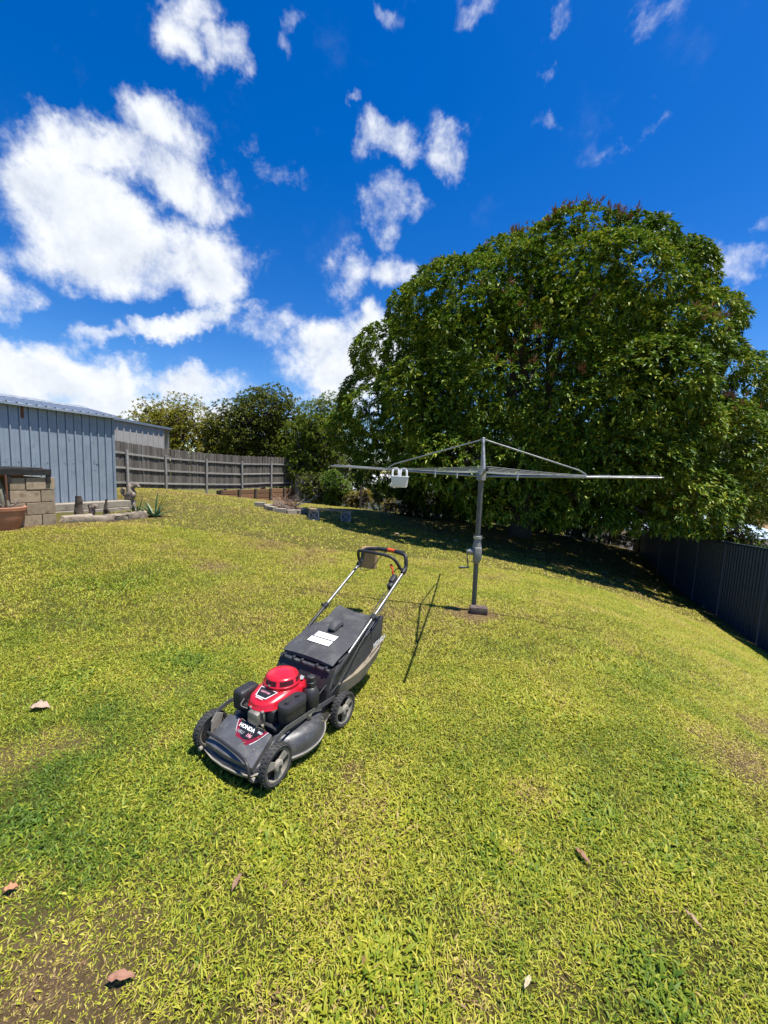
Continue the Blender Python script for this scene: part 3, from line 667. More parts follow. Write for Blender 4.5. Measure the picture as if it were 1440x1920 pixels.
def drift(name, loc, pts, rad, label, cat, mat, seed=1):
    rnd = random.Random(seed); b = MB()
    for chain, r in zip(pts, rad):
        b.tube(chain, r, 9, smooth_n=5)
    from mathutils import noise as mn
    for v in b.bm.verts: v.co += (mn.noise_vector(v.co * 14) * 0.022 + mn.noise_vector(v.co * 31) * 0.012)
    tag(b.build(name, mat, None, loc, smooth=True, angle=60), label, cat)
drift('tree_stump', (-6.02, 7.62, gz(-6.02, 7.62)), [[Vector((0, 0, -.05)), Vector((0, 0, .2)), Vector((0.01, 0, .44))]], [[.085, .062, .060]], 'sawn brown post stump in the garden bed by the shed', 'stump', M_DARKWOOD)
drift('driftwood_log', (-5.92, 7.80, gz(-5.92, 7.8)), [[Vector((0, 0, -.03)), Vector((0.03, 0, .16)), Vector((0.0, .02, .28))], [Vector((0.02, 0, .2)), Vector((0.1, 0, .26)), Vector((0.13, 0, .20))]], [[.06, .05, .06], [.05, .045, .02]], 'pale knotted driftwood piece next to the sawn stump', 'driftwood', M_DRIFT)
drift('forked_stick', (-5.98, 8.3, gz(-5.98, 8.3)), [[Vector((-.03, 0, -.03)), Vector((0, 0, .14)), Vector((0.02, 0, .34))], [Vector((.09, 0, -.02)), Vector((0.05, 0, .12)), Vector((0.01, 0, .24))]], [[.035, .03, .02], [.03, .025, .015]], 'small dark forked stick propped in the garden bed', 'stick', M_DARKWOOD)
drift('gnarled_driftwood', (-6.27, 9.52, gz(-6.27, 9.52)), [[Vector((0.0, 0, -.03)), Vector((-.03, 0, .2)), Vector((0.05, 0, .36)), Vector((0.02, 0, .56)), Vector((-.02, 0, .62))], [Vector((0.02, 0, .40)), Vector((0.10, 0, .54)), Vector((0.20, 0, .60)), Vector((.25, 0, .55))], [Vector((0.0, 0, .1)), Vector((0.12, -.04, .16)), Vector((.15, -.06, .06)), Vector((.2, -.06, -.02))], [Vector((-.05, 0, .3)), Vector((-.12, -.05, .42)), Vector((-.08, -.05, .52))], [Vector((0.05, -.03, .25)), Vector((.14, -.06, .34)), Vector((.12, -.06, .42))]], [[.10, .07, .11, .06, .03], [.07, .05, .06, .03], [.07, .04, .05, .03], [.05, .04, .05], [.05, .06, .03]], 'tall gnarled driftwood trunk at the corner of the shed', 'driftwood', M_DRIFT)

# ------------------------------------------------------------------ fire pit, brush heap, bench
def fire_pit():
    cx, cy = -3.32, 13.05; z = gz(cx, cy)
    t = empty('fire_pit', (cx, cy, z), 0, 'fire pit ring of concrete blocks on the lawn', 'fire pit')
    n = 11; rad = 0.60
    me = MB().box((0, 0, 0), (0.325, 0.17, 0.19), 0.012, seg=2).mesh('block', M_CONC)
    for i in range(n):
        a = 2 * math.pi * i / n + 0.15; x, y = rad * math.cos(a), rad * math.sin(a)
        link('block', me, None, t, (x, y, gz(cx + x, cy + y) - z + 0.045 + random.uniform(-.01, .01)), (random.uniform(-.04, .04), random.uniform(-.04, .04), a + math.pi / 2 + random.uniform(-.06, .06)))
    MB().lathe([(0.56, 0.0), (0.45, 0.05), (0.2, 0.09), (0.0005, 0.10)], 20, cap=False).build('ash_bed', pm('ash', (0.10, 0.09, 0.08), (0.22, 0.20, 0.18), 20, 1.0, 0, 0.01), t)
    s = empty('brush_heap', (cx, cy, z + 0.06), 0, 'heap of dry brown sticks and branches in the fire pit', 'branches')
    mats = [pm('dry_twig', (0.20, 0.12, 0.08), (0.30, 0.19, 0.13), 20, 0.95, rvar=0.3), pm('grey_twig', (0.26, 0.22, 0.18), (0.36, 0.31, 0.26), 20, 0.95, rvar=0.2)]
    rnd = random.Random(3)
    for i in range(110):
        L = rnd.uniform(0.3, 0.95); a = rnd.uniform(0, 6.283); el = rnd.uniform(0.05, 0.75); r0 = 0.50 * math.sqrt(rnd.random())
        h0 = 0.03 + 0.38 * (1 - r0 / 0.55) * rnd.random()
        c = Vector((r0 * math.cos(a + 2), r0 * math.sin(a + 2), h0)); d = Vector((math.cos(a) * math.cos(el), math.sin(a) * math.cos(el), math.sin(el)))
        p0 = c - d * L * 0.3; p1 = c + d * L * 0.7
        if p0.z < 0: p0.z = 0.0
        m_ = (p0 + p1) / 2 + Vector((rnd.uniform(-.05, .05), rnd.uniform(-.05, .05), rnd.uniform(-.03, .05)))
        rr = rnd.uniform(0.006, 0.016)
        MB().tube([p0, m_, p1], [rr, rr * .8, rr * .4], 5, smooth_n=3).build('stick', mats[i % 4 == 0], s, smooth=True)
    for a, L in ((0.15, 1.15), (-0.25, 1.05), (0.6, 0.8)):
        MB().tube([(0.25, -0.1, 0.12), (0.25 + L * .5 * math.cos(a), -0.1, 0.32), (0.25 + L * math.cos(a) * .8, -0.1 + L * .3 * math.sin(a), 0.55)], [0.016, 0.012, 0.006], 6, smooth_n=3).build('stick', mats[1], s, smooth=True)
    x, y = -4.28, 13.35
    tag(MB().box((0, 0, 0), (0.34, 0.19, 0.19), 0.012, seg=2).build('concrete_block', M_CONC, None, (x, y, gz(x, y) + 0.06), (0, 0, R(5))), 'single concrete block lying left of the fire pit', 'block')
fire_pit()

def plank_bench():
    mb = pm('breeze_block', (0.30, 0.30, 0.31), (0.40, 0.40, 0.41), 20, 0.95, 0, 0.003)
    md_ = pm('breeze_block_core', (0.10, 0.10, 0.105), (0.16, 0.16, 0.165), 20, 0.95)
    pts = ((-2.06, 11.45, 0.06, 'patterned breeze block under the left end of the plank'), (-1.17, 11.95, 0.02, 'patterned breeze block under the right end of the plank'))
    tops = []
    for x, y, rz, lb in pts:
        z = gz(x, y); S = 0.30; T = 0.20
        t = empty('breeze_block', (x, y, z - 0.015), rz, lb, 'breeze block', 'breeze blocks carrying the plank')
        b = MB(); w = 0.030
        for sx in (-1, 1): b.box((sx * (S / 2 - w / 2), 0, S / 2), (w, T, S), 0.003)
        for zz in (w / 2, S - w / 2): b.box((0, 0, zz), (S - 2 * w + 0.002, T - 0.004, w), 0.003)
        b.build('frame', mb, t)
        b = MB()       # four-petal star of thin ribs
        for a in (45, 135): b.box((0, 0, S / 2), (0.345, T - 0.02, 0.022), 0, rot=(0, R(a), 0))
        for q in range(4):
            a0 = math.pi / 2 * q
            pts2 = []
            for k in range(9):
                u = k / 8; ang = a0 + math.pi / 2 * u; rr = 0.118 * (1 - 0.45 * math.sin(math.pi * u))
                pts2.append((math.cos(ang) * rr, math.sin(ang) * rr))
            b.loft([[(px * s_, -T / 2 + 0.012, S / 2 + pz * s_) for px, pz in pts2] for s_ in (1.0, 1.14)] , cap=False, closed=False)
        b.build('star_web', mb, t)
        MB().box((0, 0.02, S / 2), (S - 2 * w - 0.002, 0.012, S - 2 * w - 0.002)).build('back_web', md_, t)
        tops.append(Vector((x, y, z - 0.015 + S)))
    d = tops[1] - tops[0]; m = (tops[0] + tops[1]) / 2
    o = MB().box((0, 0, 0), (1.36, 0.25, 0.045), 0.006).build('bench_plank', pm('plank', (0.26, 0.18, 0.12), (0.38, 0.28, 0.20), 6, 0.9, 0, 0.002, 30, (1, 8, 8)), None, m + Vector((0, 0, 0.030)), (0, -math.atan2(d.z, math.hypot(d.x, d.y)), math.atan2(d.y, d.x)))
    tag(o, 'brown timber plank laid across two breeze blocks as a bench', 'bench')
plank_bench()

def lawn_block():
    x, y = -0.21, 6.30; z = gz(x, y)
    b = MB(); b.box((0, 0, 0.17), (0.26, 0.24, 0.36), 0.018, seg=2)
    for v in b.bm.verts:
        f = v.co.z / 0.36; v.co.x *= 0.86 + 0.14 * f; v.co.y *= 0.9 + 0.1 * f
    o = b.build('timber_block', pm('brown_timber_block', (0.24, 0.145, 0.07), (0.36, 0.23, 0.12), 9, 0.9, 0, 0.004, 30, (5, 5, 1), c3=(0.13, 0.07, 0.035)), None, (x, y, z - 0.012), (0, 0, R(-8)))
    tag(o, 'brown timber block standing on the lawn behind the mower handle', 'block'); KEEP_OUT.append((x, y, 0.13))
lawn_block()

# ------------------------------------------------------------------ trees and shrubs
def leaf_verts(P, D, L, W, droop, fold=0.25):
    """5-vertex folded leaves: base P, direction D"""
    n = len(P); upv = np.zeros((n, 3)); upv[:, 2] = 1
    side = np.cross(D, upv + RNG.normal(0, 0.25, (n, 3))); side /= np.linalg.norm(side, axis=1)[:, None] + 1e-9
    nor = np.cross(side, D); L = L[:, None]; W = W[:, None]
    mid = P + D * L * 0.48; tip = P + D * L * 0.95; tip[:, 2] -= droop * L[:, 0]; mid[:, 2] -= droop * 0.18 * L[:, 0]
    e = nor * W * fold
    V = np.stack([P, mid - side * W * .5 + e, mid - nor * W * 0.1, mid + side * W * .5 + e, tip], 1).reshape(-1, 3)
    b = np.arange(n)[:, None, None] * 5
    F = (b + np.array([[[0, 2, 1], [0, 3, 2], [1, 2, 4], [2, 3, 4]]])).reshape(-1, 3)
    return V, F
def unit(v): return v / (np.linalg.norm(v, axis=-1, keepdims=True) + 1e-9)
def rosettes(C, Nn, k, L, W, droop, spread=(45, 105)):
    """k leaves radiating from each twig end C with outward axis Nn"""
    n = len(C); ax = unit(Nn * 0.7 + np.array([0, 0, 0.45])); t1 = unit(np.cross(ax, RNG.normal(0, 1, (n, 3)))); t2 = np.cross(ax, t1)
    P, D = [], []
    for j in range(k):
        a = 2 * np.pi * (j / k) + RNG.uniform(-.35, .35, n); e = np.radians(RNG.uniform(*spread, n))
        d = ax * np.cos(e)[:, None] + (t1 * np.cos(a)[:, None] + t2 * np.sin(a)[:, None]) * np.sin(e)[:, None]
        P.append(C + ax * RNG.uniform(-.05, .03, n)[:, None]); D.append(d)
    P = np.concatenate(P); D = unit(np.concatenate(D)); m = len(P)
    return leaf_verts(P, D, L * RNG.uniform(.65, 1.15, m), W * RNG.uniform(.7, 1.2, m), droop)
def shell_points(lobes, per_m2, keep=None, inner=0.75, occ=None):
    """points on the outer side of a union of ellipsoid lobes, with outward normals"""
    Cs, Ns = [], []
    L = np.array([l[:3] for l in lobes]); Rr = np.array([l[3:6] for l in lobes])
    for i in range(len(lobes)):
        r = Rr[i]; area = 4 * np.pi * ((r[0] * r[1]) ** 1.6 / 3 + (r[0] * r[2]) ** 1.6 / 3 + (r[1] * r[2]) ** 1.6 / 3) ** (1 / 1.6)
        n = int(area * per_m2); d = unit(RNG.normal(0, 1, (n, 3))); sc = inner + (1.04 - inner) * RNG.random(n) ** 0.45
        p = L[i] + d * r * sc[:, None]
        ok = np.ones(n, bool)
        for j in range(len(lobes)):
            if j != i: ok &= (((p - L[j]) / Rr[j]) ** 2).sum(1) > (inner - 0.06 if occ is None else occ) ** 2
        Cs.append(p[ok]); Ns.append(unit(d / r)[ok])
    C, Nn = np.concatenate(Cs), np.concatenate(Ns)
    if keep is not None: k = keep(C); C, Nn = C[k], Nn[k]
    return C, Nn
def limb(b, p0, p1, r0, r1, bend=0.15, n=7, rnd=random):
    p0, p1 = Vector(p0), Vector(p1); L = (p1 - p0).length
    m1 = p0.lerp(p1, .35) + Vector((rnd.uniform(-1, 1), rnd.uniform(-1, 1), rnd.uniform(0, 1))) * bend * L; m2 = p0.lerp(p1, .7) + Vector((rnd.uniform(-1, 1), rnd.uniform(-1, 1), rnd.uniform(0, .8))) * bend * L
    b.tube([p0, m1, m2, p1], [r0, r0 * .75 + r1 * .25, r0 * .4 + r1 * .6, r1], n, smooth_n=4)
M_BARK = pm('bark', (0.06, 0.05, 0.042), (0.13, 0.11, 0.09), 9, 0.95, 0, 0.012, 24, (3, 3, 0.6))
def tree(name, label, cat, base, trunk_top, lobes, leafm, per_m2, k, L, W, droop, tr=0.15, group=None, keep=None, spread=(30, 110), inner=0.7, branches=14, extra=None, barkm=None, occ=None):
    t = empty(name, base, 0, label, cat, group); o = Vector(base)
    b = MB(); rnd = random.Random(hash(label) % 999 if False else len(label)); tt = Vector(trunk_top)
    b.tube([o - o + Vector((0, 0, -.15)), (tt - o) * .4 + Vector((rnd.uniform(-.1, .1), 0, 0)), tt - o], [tr * 1.25, tr, tr * .8], 10, smooth_n=4)
    for l in rnd.sample(lobes, min(branches, len(lobes))):
        c = Vector(l[:3]); limb(b, tt - o + Vector((0, 0, rnd.uniform(-.3, 0))) * (tr * 3), tt.lerp(c, 1.0) - o, tr * rnd.uniform(.35, .6), tr * .10, 0.08, 6, rnd)
    b.build('trunk', barkm or M_BARK, t, smooth=True)
    C, Nn = shell_points(lobes, per_m2, keep, inner, occ)
    V, F = rosettes(C, Nn, k, L, W, droop, spread)
    link('crown', np_mesh('crown', V - np.array(base), F, 3, leafm), None, t)
    if extra: extra(t, o, C, Nn)
    return t

# -- the big mango tree
LM_MANGO = leaf_mat('mango_leaf', [(0.0, (0.030, 0.062, 0.006)), (0.35, (0.072, 0.150, 0.012)), (0.70, (0.165, 0.260, 0.022)), (1.0, (0.34, 0.37, 0.035))], 0.5, 0.2, 0.25)
LM_RUST = leaf_mat('mango_panicle', [(0.0, (0.13, 0.055, 0.025)), (0.5, (0.20, 0.10, 0.045)), (1.0, (0.26, 0.18, 0.07))], 0.8, 0.1, 0.2)
MC, MRAD = np.array([5.35, 14.1, 2.9]), np.array([6.5, 5.4, 6.85])
def mango():
    rnd = np.random.default_rng(21); cand = unit(rnd.normal(0, 1, (9000, 3))); pts = []
    cand = cand[cand[:, 2] > -0.42]
    gap = unit(np.array([[-0.40, -1.0, 0.42]]))[0]
    for c in cand:
        if c @ gap > 0.985: continue
        if all((c - p) @ (c - p) > 0.225 ** 2 for p in pts): pts.append(c)
    lobes = []
    for c in pts:
        s = rnd.uniform(0.80, 0.92); r = rnd.uniform(0.85, 1.40)
        p = MC + c * MRAD * s * np.array([0.91 if c[0] > 0 else 1.0, 1, 1])
        if p[2] < 0.9 and c[1] < 0.2: r *= 0.85; p[2] = max(p[2], 0.9)
        lobes.append((*p, r * 1.15, r * 1.05, r * rnd.uniform(.62, .85)))
    for p, r in (((1.2, 11.0, 3.6), 1.5), ((4.6, 9.7, 3.1), 1.5), ((3.0, 10.0, 1.9), 1.2), ((12.0, 14.3, 3.4), 1.4), ((13.4, 15.0, 3.1), 1.7), ((13.9, 15.0, 1.5), 1.6), ((11.9, 15.6, 1.0), 1.2), ((0.2, 13.2, 2.6), 1.4), ((-0.2, 14.2, 4.0), 1.4), ((8.8, 10.2, 2.2), 1.3), ((7.0, 9.9, 1.7), 1.1), ((11.5, 12.2, 2.2), 1.4), ((2.2, 11.9, 1.1), 1.0), ((4.0, 11.2, 0.95), 1.0), ((5.9, 11.2, 0.8), 1.0), ((7.8, 11.5, 0.6), 1.0)):
        lobes.append((*p, r, r * .95, r * .85))
    def keep(C):
        lo = 0.25 + np.clip((2.6 - C[:, 0]) * 0.5, 0, 1.3) + 0.35 * vnoise(C[:, 0], C[:, 1], 0.9, 31) - np.clip((C[:, 1] - 14.5) * 0.35, 0, 1.6)
        # thin crown where the limbs show
        u = unit((C - MC) / MRAD); thin = (u @ gap > 0.980) & (rnd.random(len(C)) < 0.85)
        return (C[:, 2] > lo) & ~thin
    def extra(t, o, C, Nn):
        up_ = (C[:, 2] > 3.0) & (Nn[:, 2] > 0.2)
        m = vnoise(C[:, 0] * 1.0 + C[:, 2] * .7, C[:, 1] + C[:, 2] * .4, 0.75, 41); topb = np.clip((C[:, 2] - 7.0) / 3, 0, 1)
        sel = up_ & (m > 0.80 - 0.22 * topb) & (rnd.random(len(C)) < 0.45)
        P = C[sel] + Nn[sel] * 0.10
        # flower panicles: thin upright twigs, five or so to a spray
        n = len(P); k = 9; Pp = np.repeat(P, k, 0); D = unit(np.repeat(Nn[sel], k, 0) * .6 + np.array([0, 0, .8]) + RNG.normal(0, .55, (n * k, 3)))
        V, F = leaf_verts(Pp, D, RNG.uniform(.08, .22, n * k), RNG.uniform(.012, .03, n * k), 0.0, 0.0)
        link('flower_panicles', np_mesh('flower_panicles', V - np.array(o), F, 3, LM_RUST), None, t)
        n = 30000; u = unit(rnd.normal(0, 1, (n, 3))); u = u[(u[:, 2] > -0.30) & (u @ gap < 0.975)]; n = len(u)
        P = MC + u * MRAD * (rnd.uniform(0.60, 0.86, n) * np.where(u[:, 0] > 0, .94, 1))[:, None]; kp = P[:, 2] > 1.2 + np.clip((2.6 - P[:, 0]) * .5, 0, 1.4); P, u = P[kp], u[kp]; n = len(P)
        D = unit(u + rnd.normal(0, .6, (n, 3))); V, F = leaf_verts(P, D, rnd.uniform(.2, .34, n), rnd.uniform(.09, .15, n), 0.3)
        link('inner_foliage', np_mesh('inner_foliage', V - np.array(o), F, 3, LM_MANGO), None, t)
    bz = gz(5.2, 14.7)
    tree('mango_tree', 'huge dome shaped dark green mango tree filling the right side', 'tree', (5.2, 14.7, bz), (5.4, 14.6, 2.2), lobes, LM_MANGO, 40, 9, 0.165, 0.056, 0.28, 0.36, None, keep, (30, 85), 0.86, 34, extra, None, 0.93)
mango()

def lobe_set(c, r, n, seed, lr=(0.3, 0.55), zmin=-0.6):
    rnd = np.random.default_rng(seed); out = []
    while len(out) < n:
        d = unit(rnd.normal(0, 1, 3))
        if d[2] < zmin: continue
        s = rnd.uniform(0.45, 0.85); q = rnd.uniform(*lr) * min(r[0], r[2])
        out.append((c[0] + d[0] * r[0] * s, c[1] + d[1] * r[1] * s, c[2] + d[2] * r[2] * s, q * 1.1, q * 1.1, q))
    return out
LM_YEL = leaf_mat('yellow_green_leaf', [(0.0, (0.11, 0.13, 0.010)), (0.4, (0.22, 0.225, 0.018)), (0.8, (0.35, 0.31, 0.03)), (1.0, (0.42, 0.34, 0.045))], 0.5, 0.3, 0.3)
LM_DARK = leaf_mat('dark_leaf', [(0.0, (0.045, 0.070, 0.007)), (0.5, (0.115, 0.145, 0.014)), (1.0, (0.24, 0.25, 0.03))], 0.5, 0.2, 0.3)
LM_MID = leaf_mat('mid_green_leaf', [(0.0, (0.06, 0.105, 0.007)), (0.5, (0.15, 0.21, 0.015)), (1.0, (0.28, 0.31, 0.03))], 0.5, 0.3, 0.3)
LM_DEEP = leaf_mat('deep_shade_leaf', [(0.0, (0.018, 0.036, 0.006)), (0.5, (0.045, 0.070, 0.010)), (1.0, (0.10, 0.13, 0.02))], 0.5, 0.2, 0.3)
LM_BRIGHT = leaf_mat('bright_leaf', [(0.0, (0.05, 0.11, 0.012)), (0.5, (0.12, 0.21, 0.02)), (1.0, (0.25, 0.32, 0.04))], 0.5, 0.35, 0.3)
LM_GOLD = leaf_mat('gold_leaf', [(0.0, (0.16, 0.15, 0.02)), (0.5, (0.34, 0.27, 0.03)), (1.0, (0.50, 0.36, 0.05))], 0.55, 0.35, 0.3)
def fill(t, o, C, Nn):
    """inner leaves that close the crown"""
    mid = C.mean(0); k = RNG.random(len(C)) < 0.5; P = mid + (C[k] - mid) * RNG.uniform(0.45, 0.85, (k.sum(), 1)); n = len(P)
    V, F = leaf_verts(P, unit(RNG.normal(0, 1, (n, 3))), RNG.uniform(.22, .38, n), RNG.uniform(.10, .18, n), 0.1)
    link('inner_foliage', np_mesh('inner_foliage', V - np.array(o), F, 3, t.children[1].data.materials[0]), None, t)
def simple_tree(name, label, c, r, n, seed, leafm, per, L=0.16, W=0.06, k=7, tr=0.14, group=None, cat='tree', droop=0.1, inner=0.55, lr=(0.3, 0.55), zmin=-0.6, br=16):
    bx, by = c[0], c[1]; bz = gz(bx, by); lobes = lobe_set(c, r, n, seed, lr, zmin)
    tree(name, label, cat, (bx, by, bz), (bx + .1, by, bz + max(0.25, (c[2] - bz) * .55)), lobes, leafm, per, k, L, W, droop, tr, group, None, (25, 95), inner, br, fill)
BG = 'trees behind the paling fence'
simple_tree('background_tree', 'airy yellow green tree behind the beige shed', (-14.6, 27.0, 3.1), (3.5, 3.0, 3.2), 36, 1, LM_YEL, 8, 0.17, 0.07, 7, 0.16, BG, lr=(.2, .4), inner=.4)
simple_tree('background_tree', 'dense dark round tree in the middle behind the paling fence', (-8.9, 28.5, 3.6), (3.3, 3.0, 4.1), 46, 2, LM_DARK, 11, 0.17, 0.07, 8, 0.18, BG, lr=(.28, .45))
simple_tree('background_tree', 'bushy mid green tree at the end of the paling fence', (-4.35, 26.3, 2.7), (2.6, 2.2, 3.8), 46, 3, LM_MID, 14, 0.15, 0.055, 8, 0.13, BG, lr=(.28, .45), zmin=-.8)
simple_tree('background_tree', 'low dark tree filling the gap between yellow and dark trees', (-11.7, 28.5, 2.2), (2.5, 2.0, 2.8), 28, 4, LM_YEL, 11, 0.17, 0.07, 7, 0.12, BG)
simple_tree('background_tree', 'low bushy tree joining the two round trees behind the fence', (-6.6, 27.6, 2.0), (1.8, 1.6, 2.6), 24, 35, LM_MID, 13, 0.15, 0.055, 8, 0.1, BG, lr=(.3, .45), zmin=-.8)
simple_tree('background_tree', 'slim small leaved tree left of the mango crown', (-1.6, 22.0, 1.4), (1.5, 1.4, 2.1), 22, 5, LM_MID, 13, 0.13, 0.045, 7, 0.07, BG, lr=(.22, .38), inner=.4)
SH = 'shrubs along the back boundary'
simple_tree('leafy_shrub', 'bright green rounded shrub behind the plank bench', (-2.75, 20.3, 0.5), (0.85, 0.75, 0.95), 16, 6, LM_BRIGHT, 42, 0.11, 0.05, 7, 0.03, SH, 'shrub', lr=(.35, .55), zmin=-.9)
simple_tree('leafy_shrub', 'dark shrub against the brown metal sheet', (-3.8, 21.6, 0.45), (0.9, 0.8, 1.0), 14, 7, LM_DARK, 28, 0.13, 0.05, 7, 0.03, SH, 'shrub', zmin=-.9)
simple_tree('leafy_shrub', 'yellow flowering low plant right of the plank bench', (-1.25, 20.1, 0.10), (0.85, 0.45, 0.52), 14, 8, LM_GOLD, 50, 0.10, 0.025, 7, 0.015, SH, 'shrub', zmin=-.9)
simple_tree('leafy_shrub', 'light green upright shrub below the hanging white basket', (-0.15, 20.6, 0.5), (0.7, 0.5, 1.0), 14, 9, LM_BRIGHT, 45, 0.11, 0.05, 7, 0.02, SH, 'shrub', zmin=-.9, inner=.45)
simple_tree('leafy_shrub', 'thin twiggy shrub in front of the pale house wall', (-0.95, 21.8, 0.9), (0.8, 0.6, 1.4), 14, 10, LM_MID, 16, 0.10, 0.04, 5, 0.03, SH, 'shrub', inner=.35, lr=(.2, .35), zmin=-.7)
simple_tree('leafy_shrub', 'small golden weed clump at the foot of the light green shrub', (0.25, 19.6, -0.15), (0.5, 0.35, 0.38), 9, 11, LM_GOLD, 55, 0.09, 0.03, 6, 0.012, SH, 'shrub', zmin=-.9)
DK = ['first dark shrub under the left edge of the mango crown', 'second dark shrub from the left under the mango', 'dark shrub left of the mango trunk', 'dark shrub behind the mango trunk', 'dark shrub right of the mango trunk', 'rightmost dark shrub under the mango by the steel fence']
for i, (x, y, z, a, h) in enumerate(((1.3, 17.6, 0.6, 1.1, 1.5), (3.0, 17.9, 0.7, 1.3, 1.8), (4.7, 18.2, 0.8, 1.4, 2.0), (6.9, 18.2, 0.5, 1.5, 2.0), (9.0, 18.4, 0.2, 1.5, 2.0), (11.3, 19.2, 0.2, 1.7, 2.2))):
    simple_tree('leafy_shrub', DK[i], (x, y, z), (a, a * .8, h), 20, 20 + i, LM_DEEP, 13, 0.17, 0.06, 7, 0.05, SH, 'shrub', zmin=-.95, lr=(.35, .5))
simple_tree('leafy_shrub', 'sunlit green shrub poking above the dark steel fence at far right', (13.3, 15.6, -1.0), (1.9, 1.4, 1.5), 18, 30, LM_BRIGHT, 16, 0.15, 0.06, 7, 0.05, SH, 'shrub', zmin=-.8)
simple_tree('leafy_shrub', 'dark shrub behind the far end of the steel fence', (13.8, 19.6, -0.7), (2.6, 1.3, 1.7), 20, 33, LM_DARK, 12, 0.17, 0.06, 7, 0.05, SH, 'shrub', zmin=-.9)
simple_tree('background_tree', 'tall dark tree behind the right side of the mango', (15.5, 20.5, 2.0), (3.4, 2.6, 4.0), 30, 31, LM_DARK, 7, 0.2, 0.08, 7, 0.15, BG)
FARW = ['distant tree beyond the pale house, left', 'distant tree beyond the pale house, right', 'distant tree far behind the mango trunk', 'distant tree beyond the pale blue roof']
for i, (x, y, a, h) in enumerate(((-9, 52, 7, 5.5), (6, 56, 8, 6.0), (22, 52, 9, 6.5), (44, 52, 9, 6))):
    simple_tree('background_tree', FARW[i], (x, y, -4.5 + h * .62), (a, 3, h * .62), 22, 50 + i, LM_MID, 1.6, 0.45, 0.2, 7, 0.2, 'far trees down the slope', lr=(.3, .55))

# -- strappy plant by the garden edge
def strappy():
    x, y = -5.12, 8.62; t = empty('strappy_plant', (x, y, gz(x, y)), 0, 'dark green strappy leaved clump at the end of the garden edging', 'plant'); rnd = random.Random(9)
    m = leaf_mat('strap_leaf', [(0.0, (0.025, 0.075, 0.03)), (0.6, (0.05, 0.13, 0.05)), (1.0, (0.12, 0.2, 0.07))], 0.4, 0.15, 0.5)
    for cx, n, Lm in ((0.0, 26, 0.62), (-0.40, 10, 0.5)):
        for i in range(n):
            a = rnd.uniform(0, 6.283); L = rnd.uniform(.6, 1.05) * Lm; el = rnd.uniform(.55, 1.35); d = uv2(a); s = Vector((-d.y, d.x, 0)); w = rnd.uniform(.020, .032)
            pl = []
            for k in range(6):
                u = k / 5; r_ = L * u * math.cos(el) * (1 + .25 * u); z = L * (u * math.sin(el) - 0.34 * u * u * (1.5 - el)); ww = w * (1 - u ** 2.2) + 0.001
                p = Vector((cx, 0, 0)) + d * (r_ + .02) + Vector((0, 0, z - 0.01)); pl.append((p - s * ww, p + Vector((0, 0, -ww * .5)), p + s * ww))
            b = MB(); b.loft([list(q) for q in pl], cap=False, closed=False); b.build('leaf', m, t)
strappy()

# ------------------------------------------------------------------ houses down the slope
def house(name, label, c, size, wallm, roofm, rz, base=-4.6, eave=2.6, rise=1.3, wins=4):
    t = empty(name, (c[0], c[1], base), rz, label, 'house', 'houses down the slope'); L, W = size
    MB().box((0, 0, eave / 2), (L, W, eave)).build('wall', wallm, t)
    b = MB(); o = 0.45
    b.loft([[(-L / 2 - o, -W / 2 - o, eave), (L / 2 + o, -W / 2 - o, eave), (L / 2 + o, W / 2 + o, eave), (-L / 2 - o, W / 2 + o, eave)], [(-L / 2 - o, -W / 2 - o, eave + .12), (L / 2 + o, -W / 2 - o, eave + .12), (L / 2 + o, W / 2 + o, eave + .12), (-L / 2 - o, W / 2 + o, eave + .12)], [(-L / 2 + W / 2, -0.05, eave + rise), (L / 2 - W / 2, -0.05, eave + rise), (L / 2 - W / 2, 0.05, eave + rise), (-L / 2 + W / 2, 0.05, eave + rise)]])
    b.build('roof', roofm, t)
    mg = pm(name + '_glass', (0.03, 0.04, 0.05), None, rough=0.08); mf = pm(name + '_frame', (0.75, 0.75, 0.73), None, rough=0.5)
    for i in range(wins):
        x = -L / 2 + L * (i + .5) / wins
        f = MB().box((x, -W / 2 - 0.02, eave * .58), (1.5, 0.06, 1.1)).build('window', mf, t)
        for s in (-.36, .36): MB().box((x + s, -W / 2 - 0.055, eave * .58), (.64, 0.02, .96)).build('pane', mg, f)
M_WWALL = pm('white_render', (0.72, 0.70, 0.66), (0.78, 0.76, 0.72), 2, 0.85)
house('pale_house', 'white house with pale grey roof glimpsed through the shrubs', (-1.0, 37.0), (13, 7), M_WWALL, pm('pale_roof', (0.62, 0.62, 0.60), (0.70, 0.70, 0.68), 3, 0.5), R(4), -3.6, 3.4, 1.5)
house('blue_roofed_house', 'house with pale blue roof glimpsed under the mango crown', (24.0, 33.0), (14, 8), M_WWALL, pm('pale_blue_roof', (0.42, 0.52, 0.62), (0.50, 0.60, 0.68), 3, 0.45), R(-14), -4.6, 2.3, 1.4)

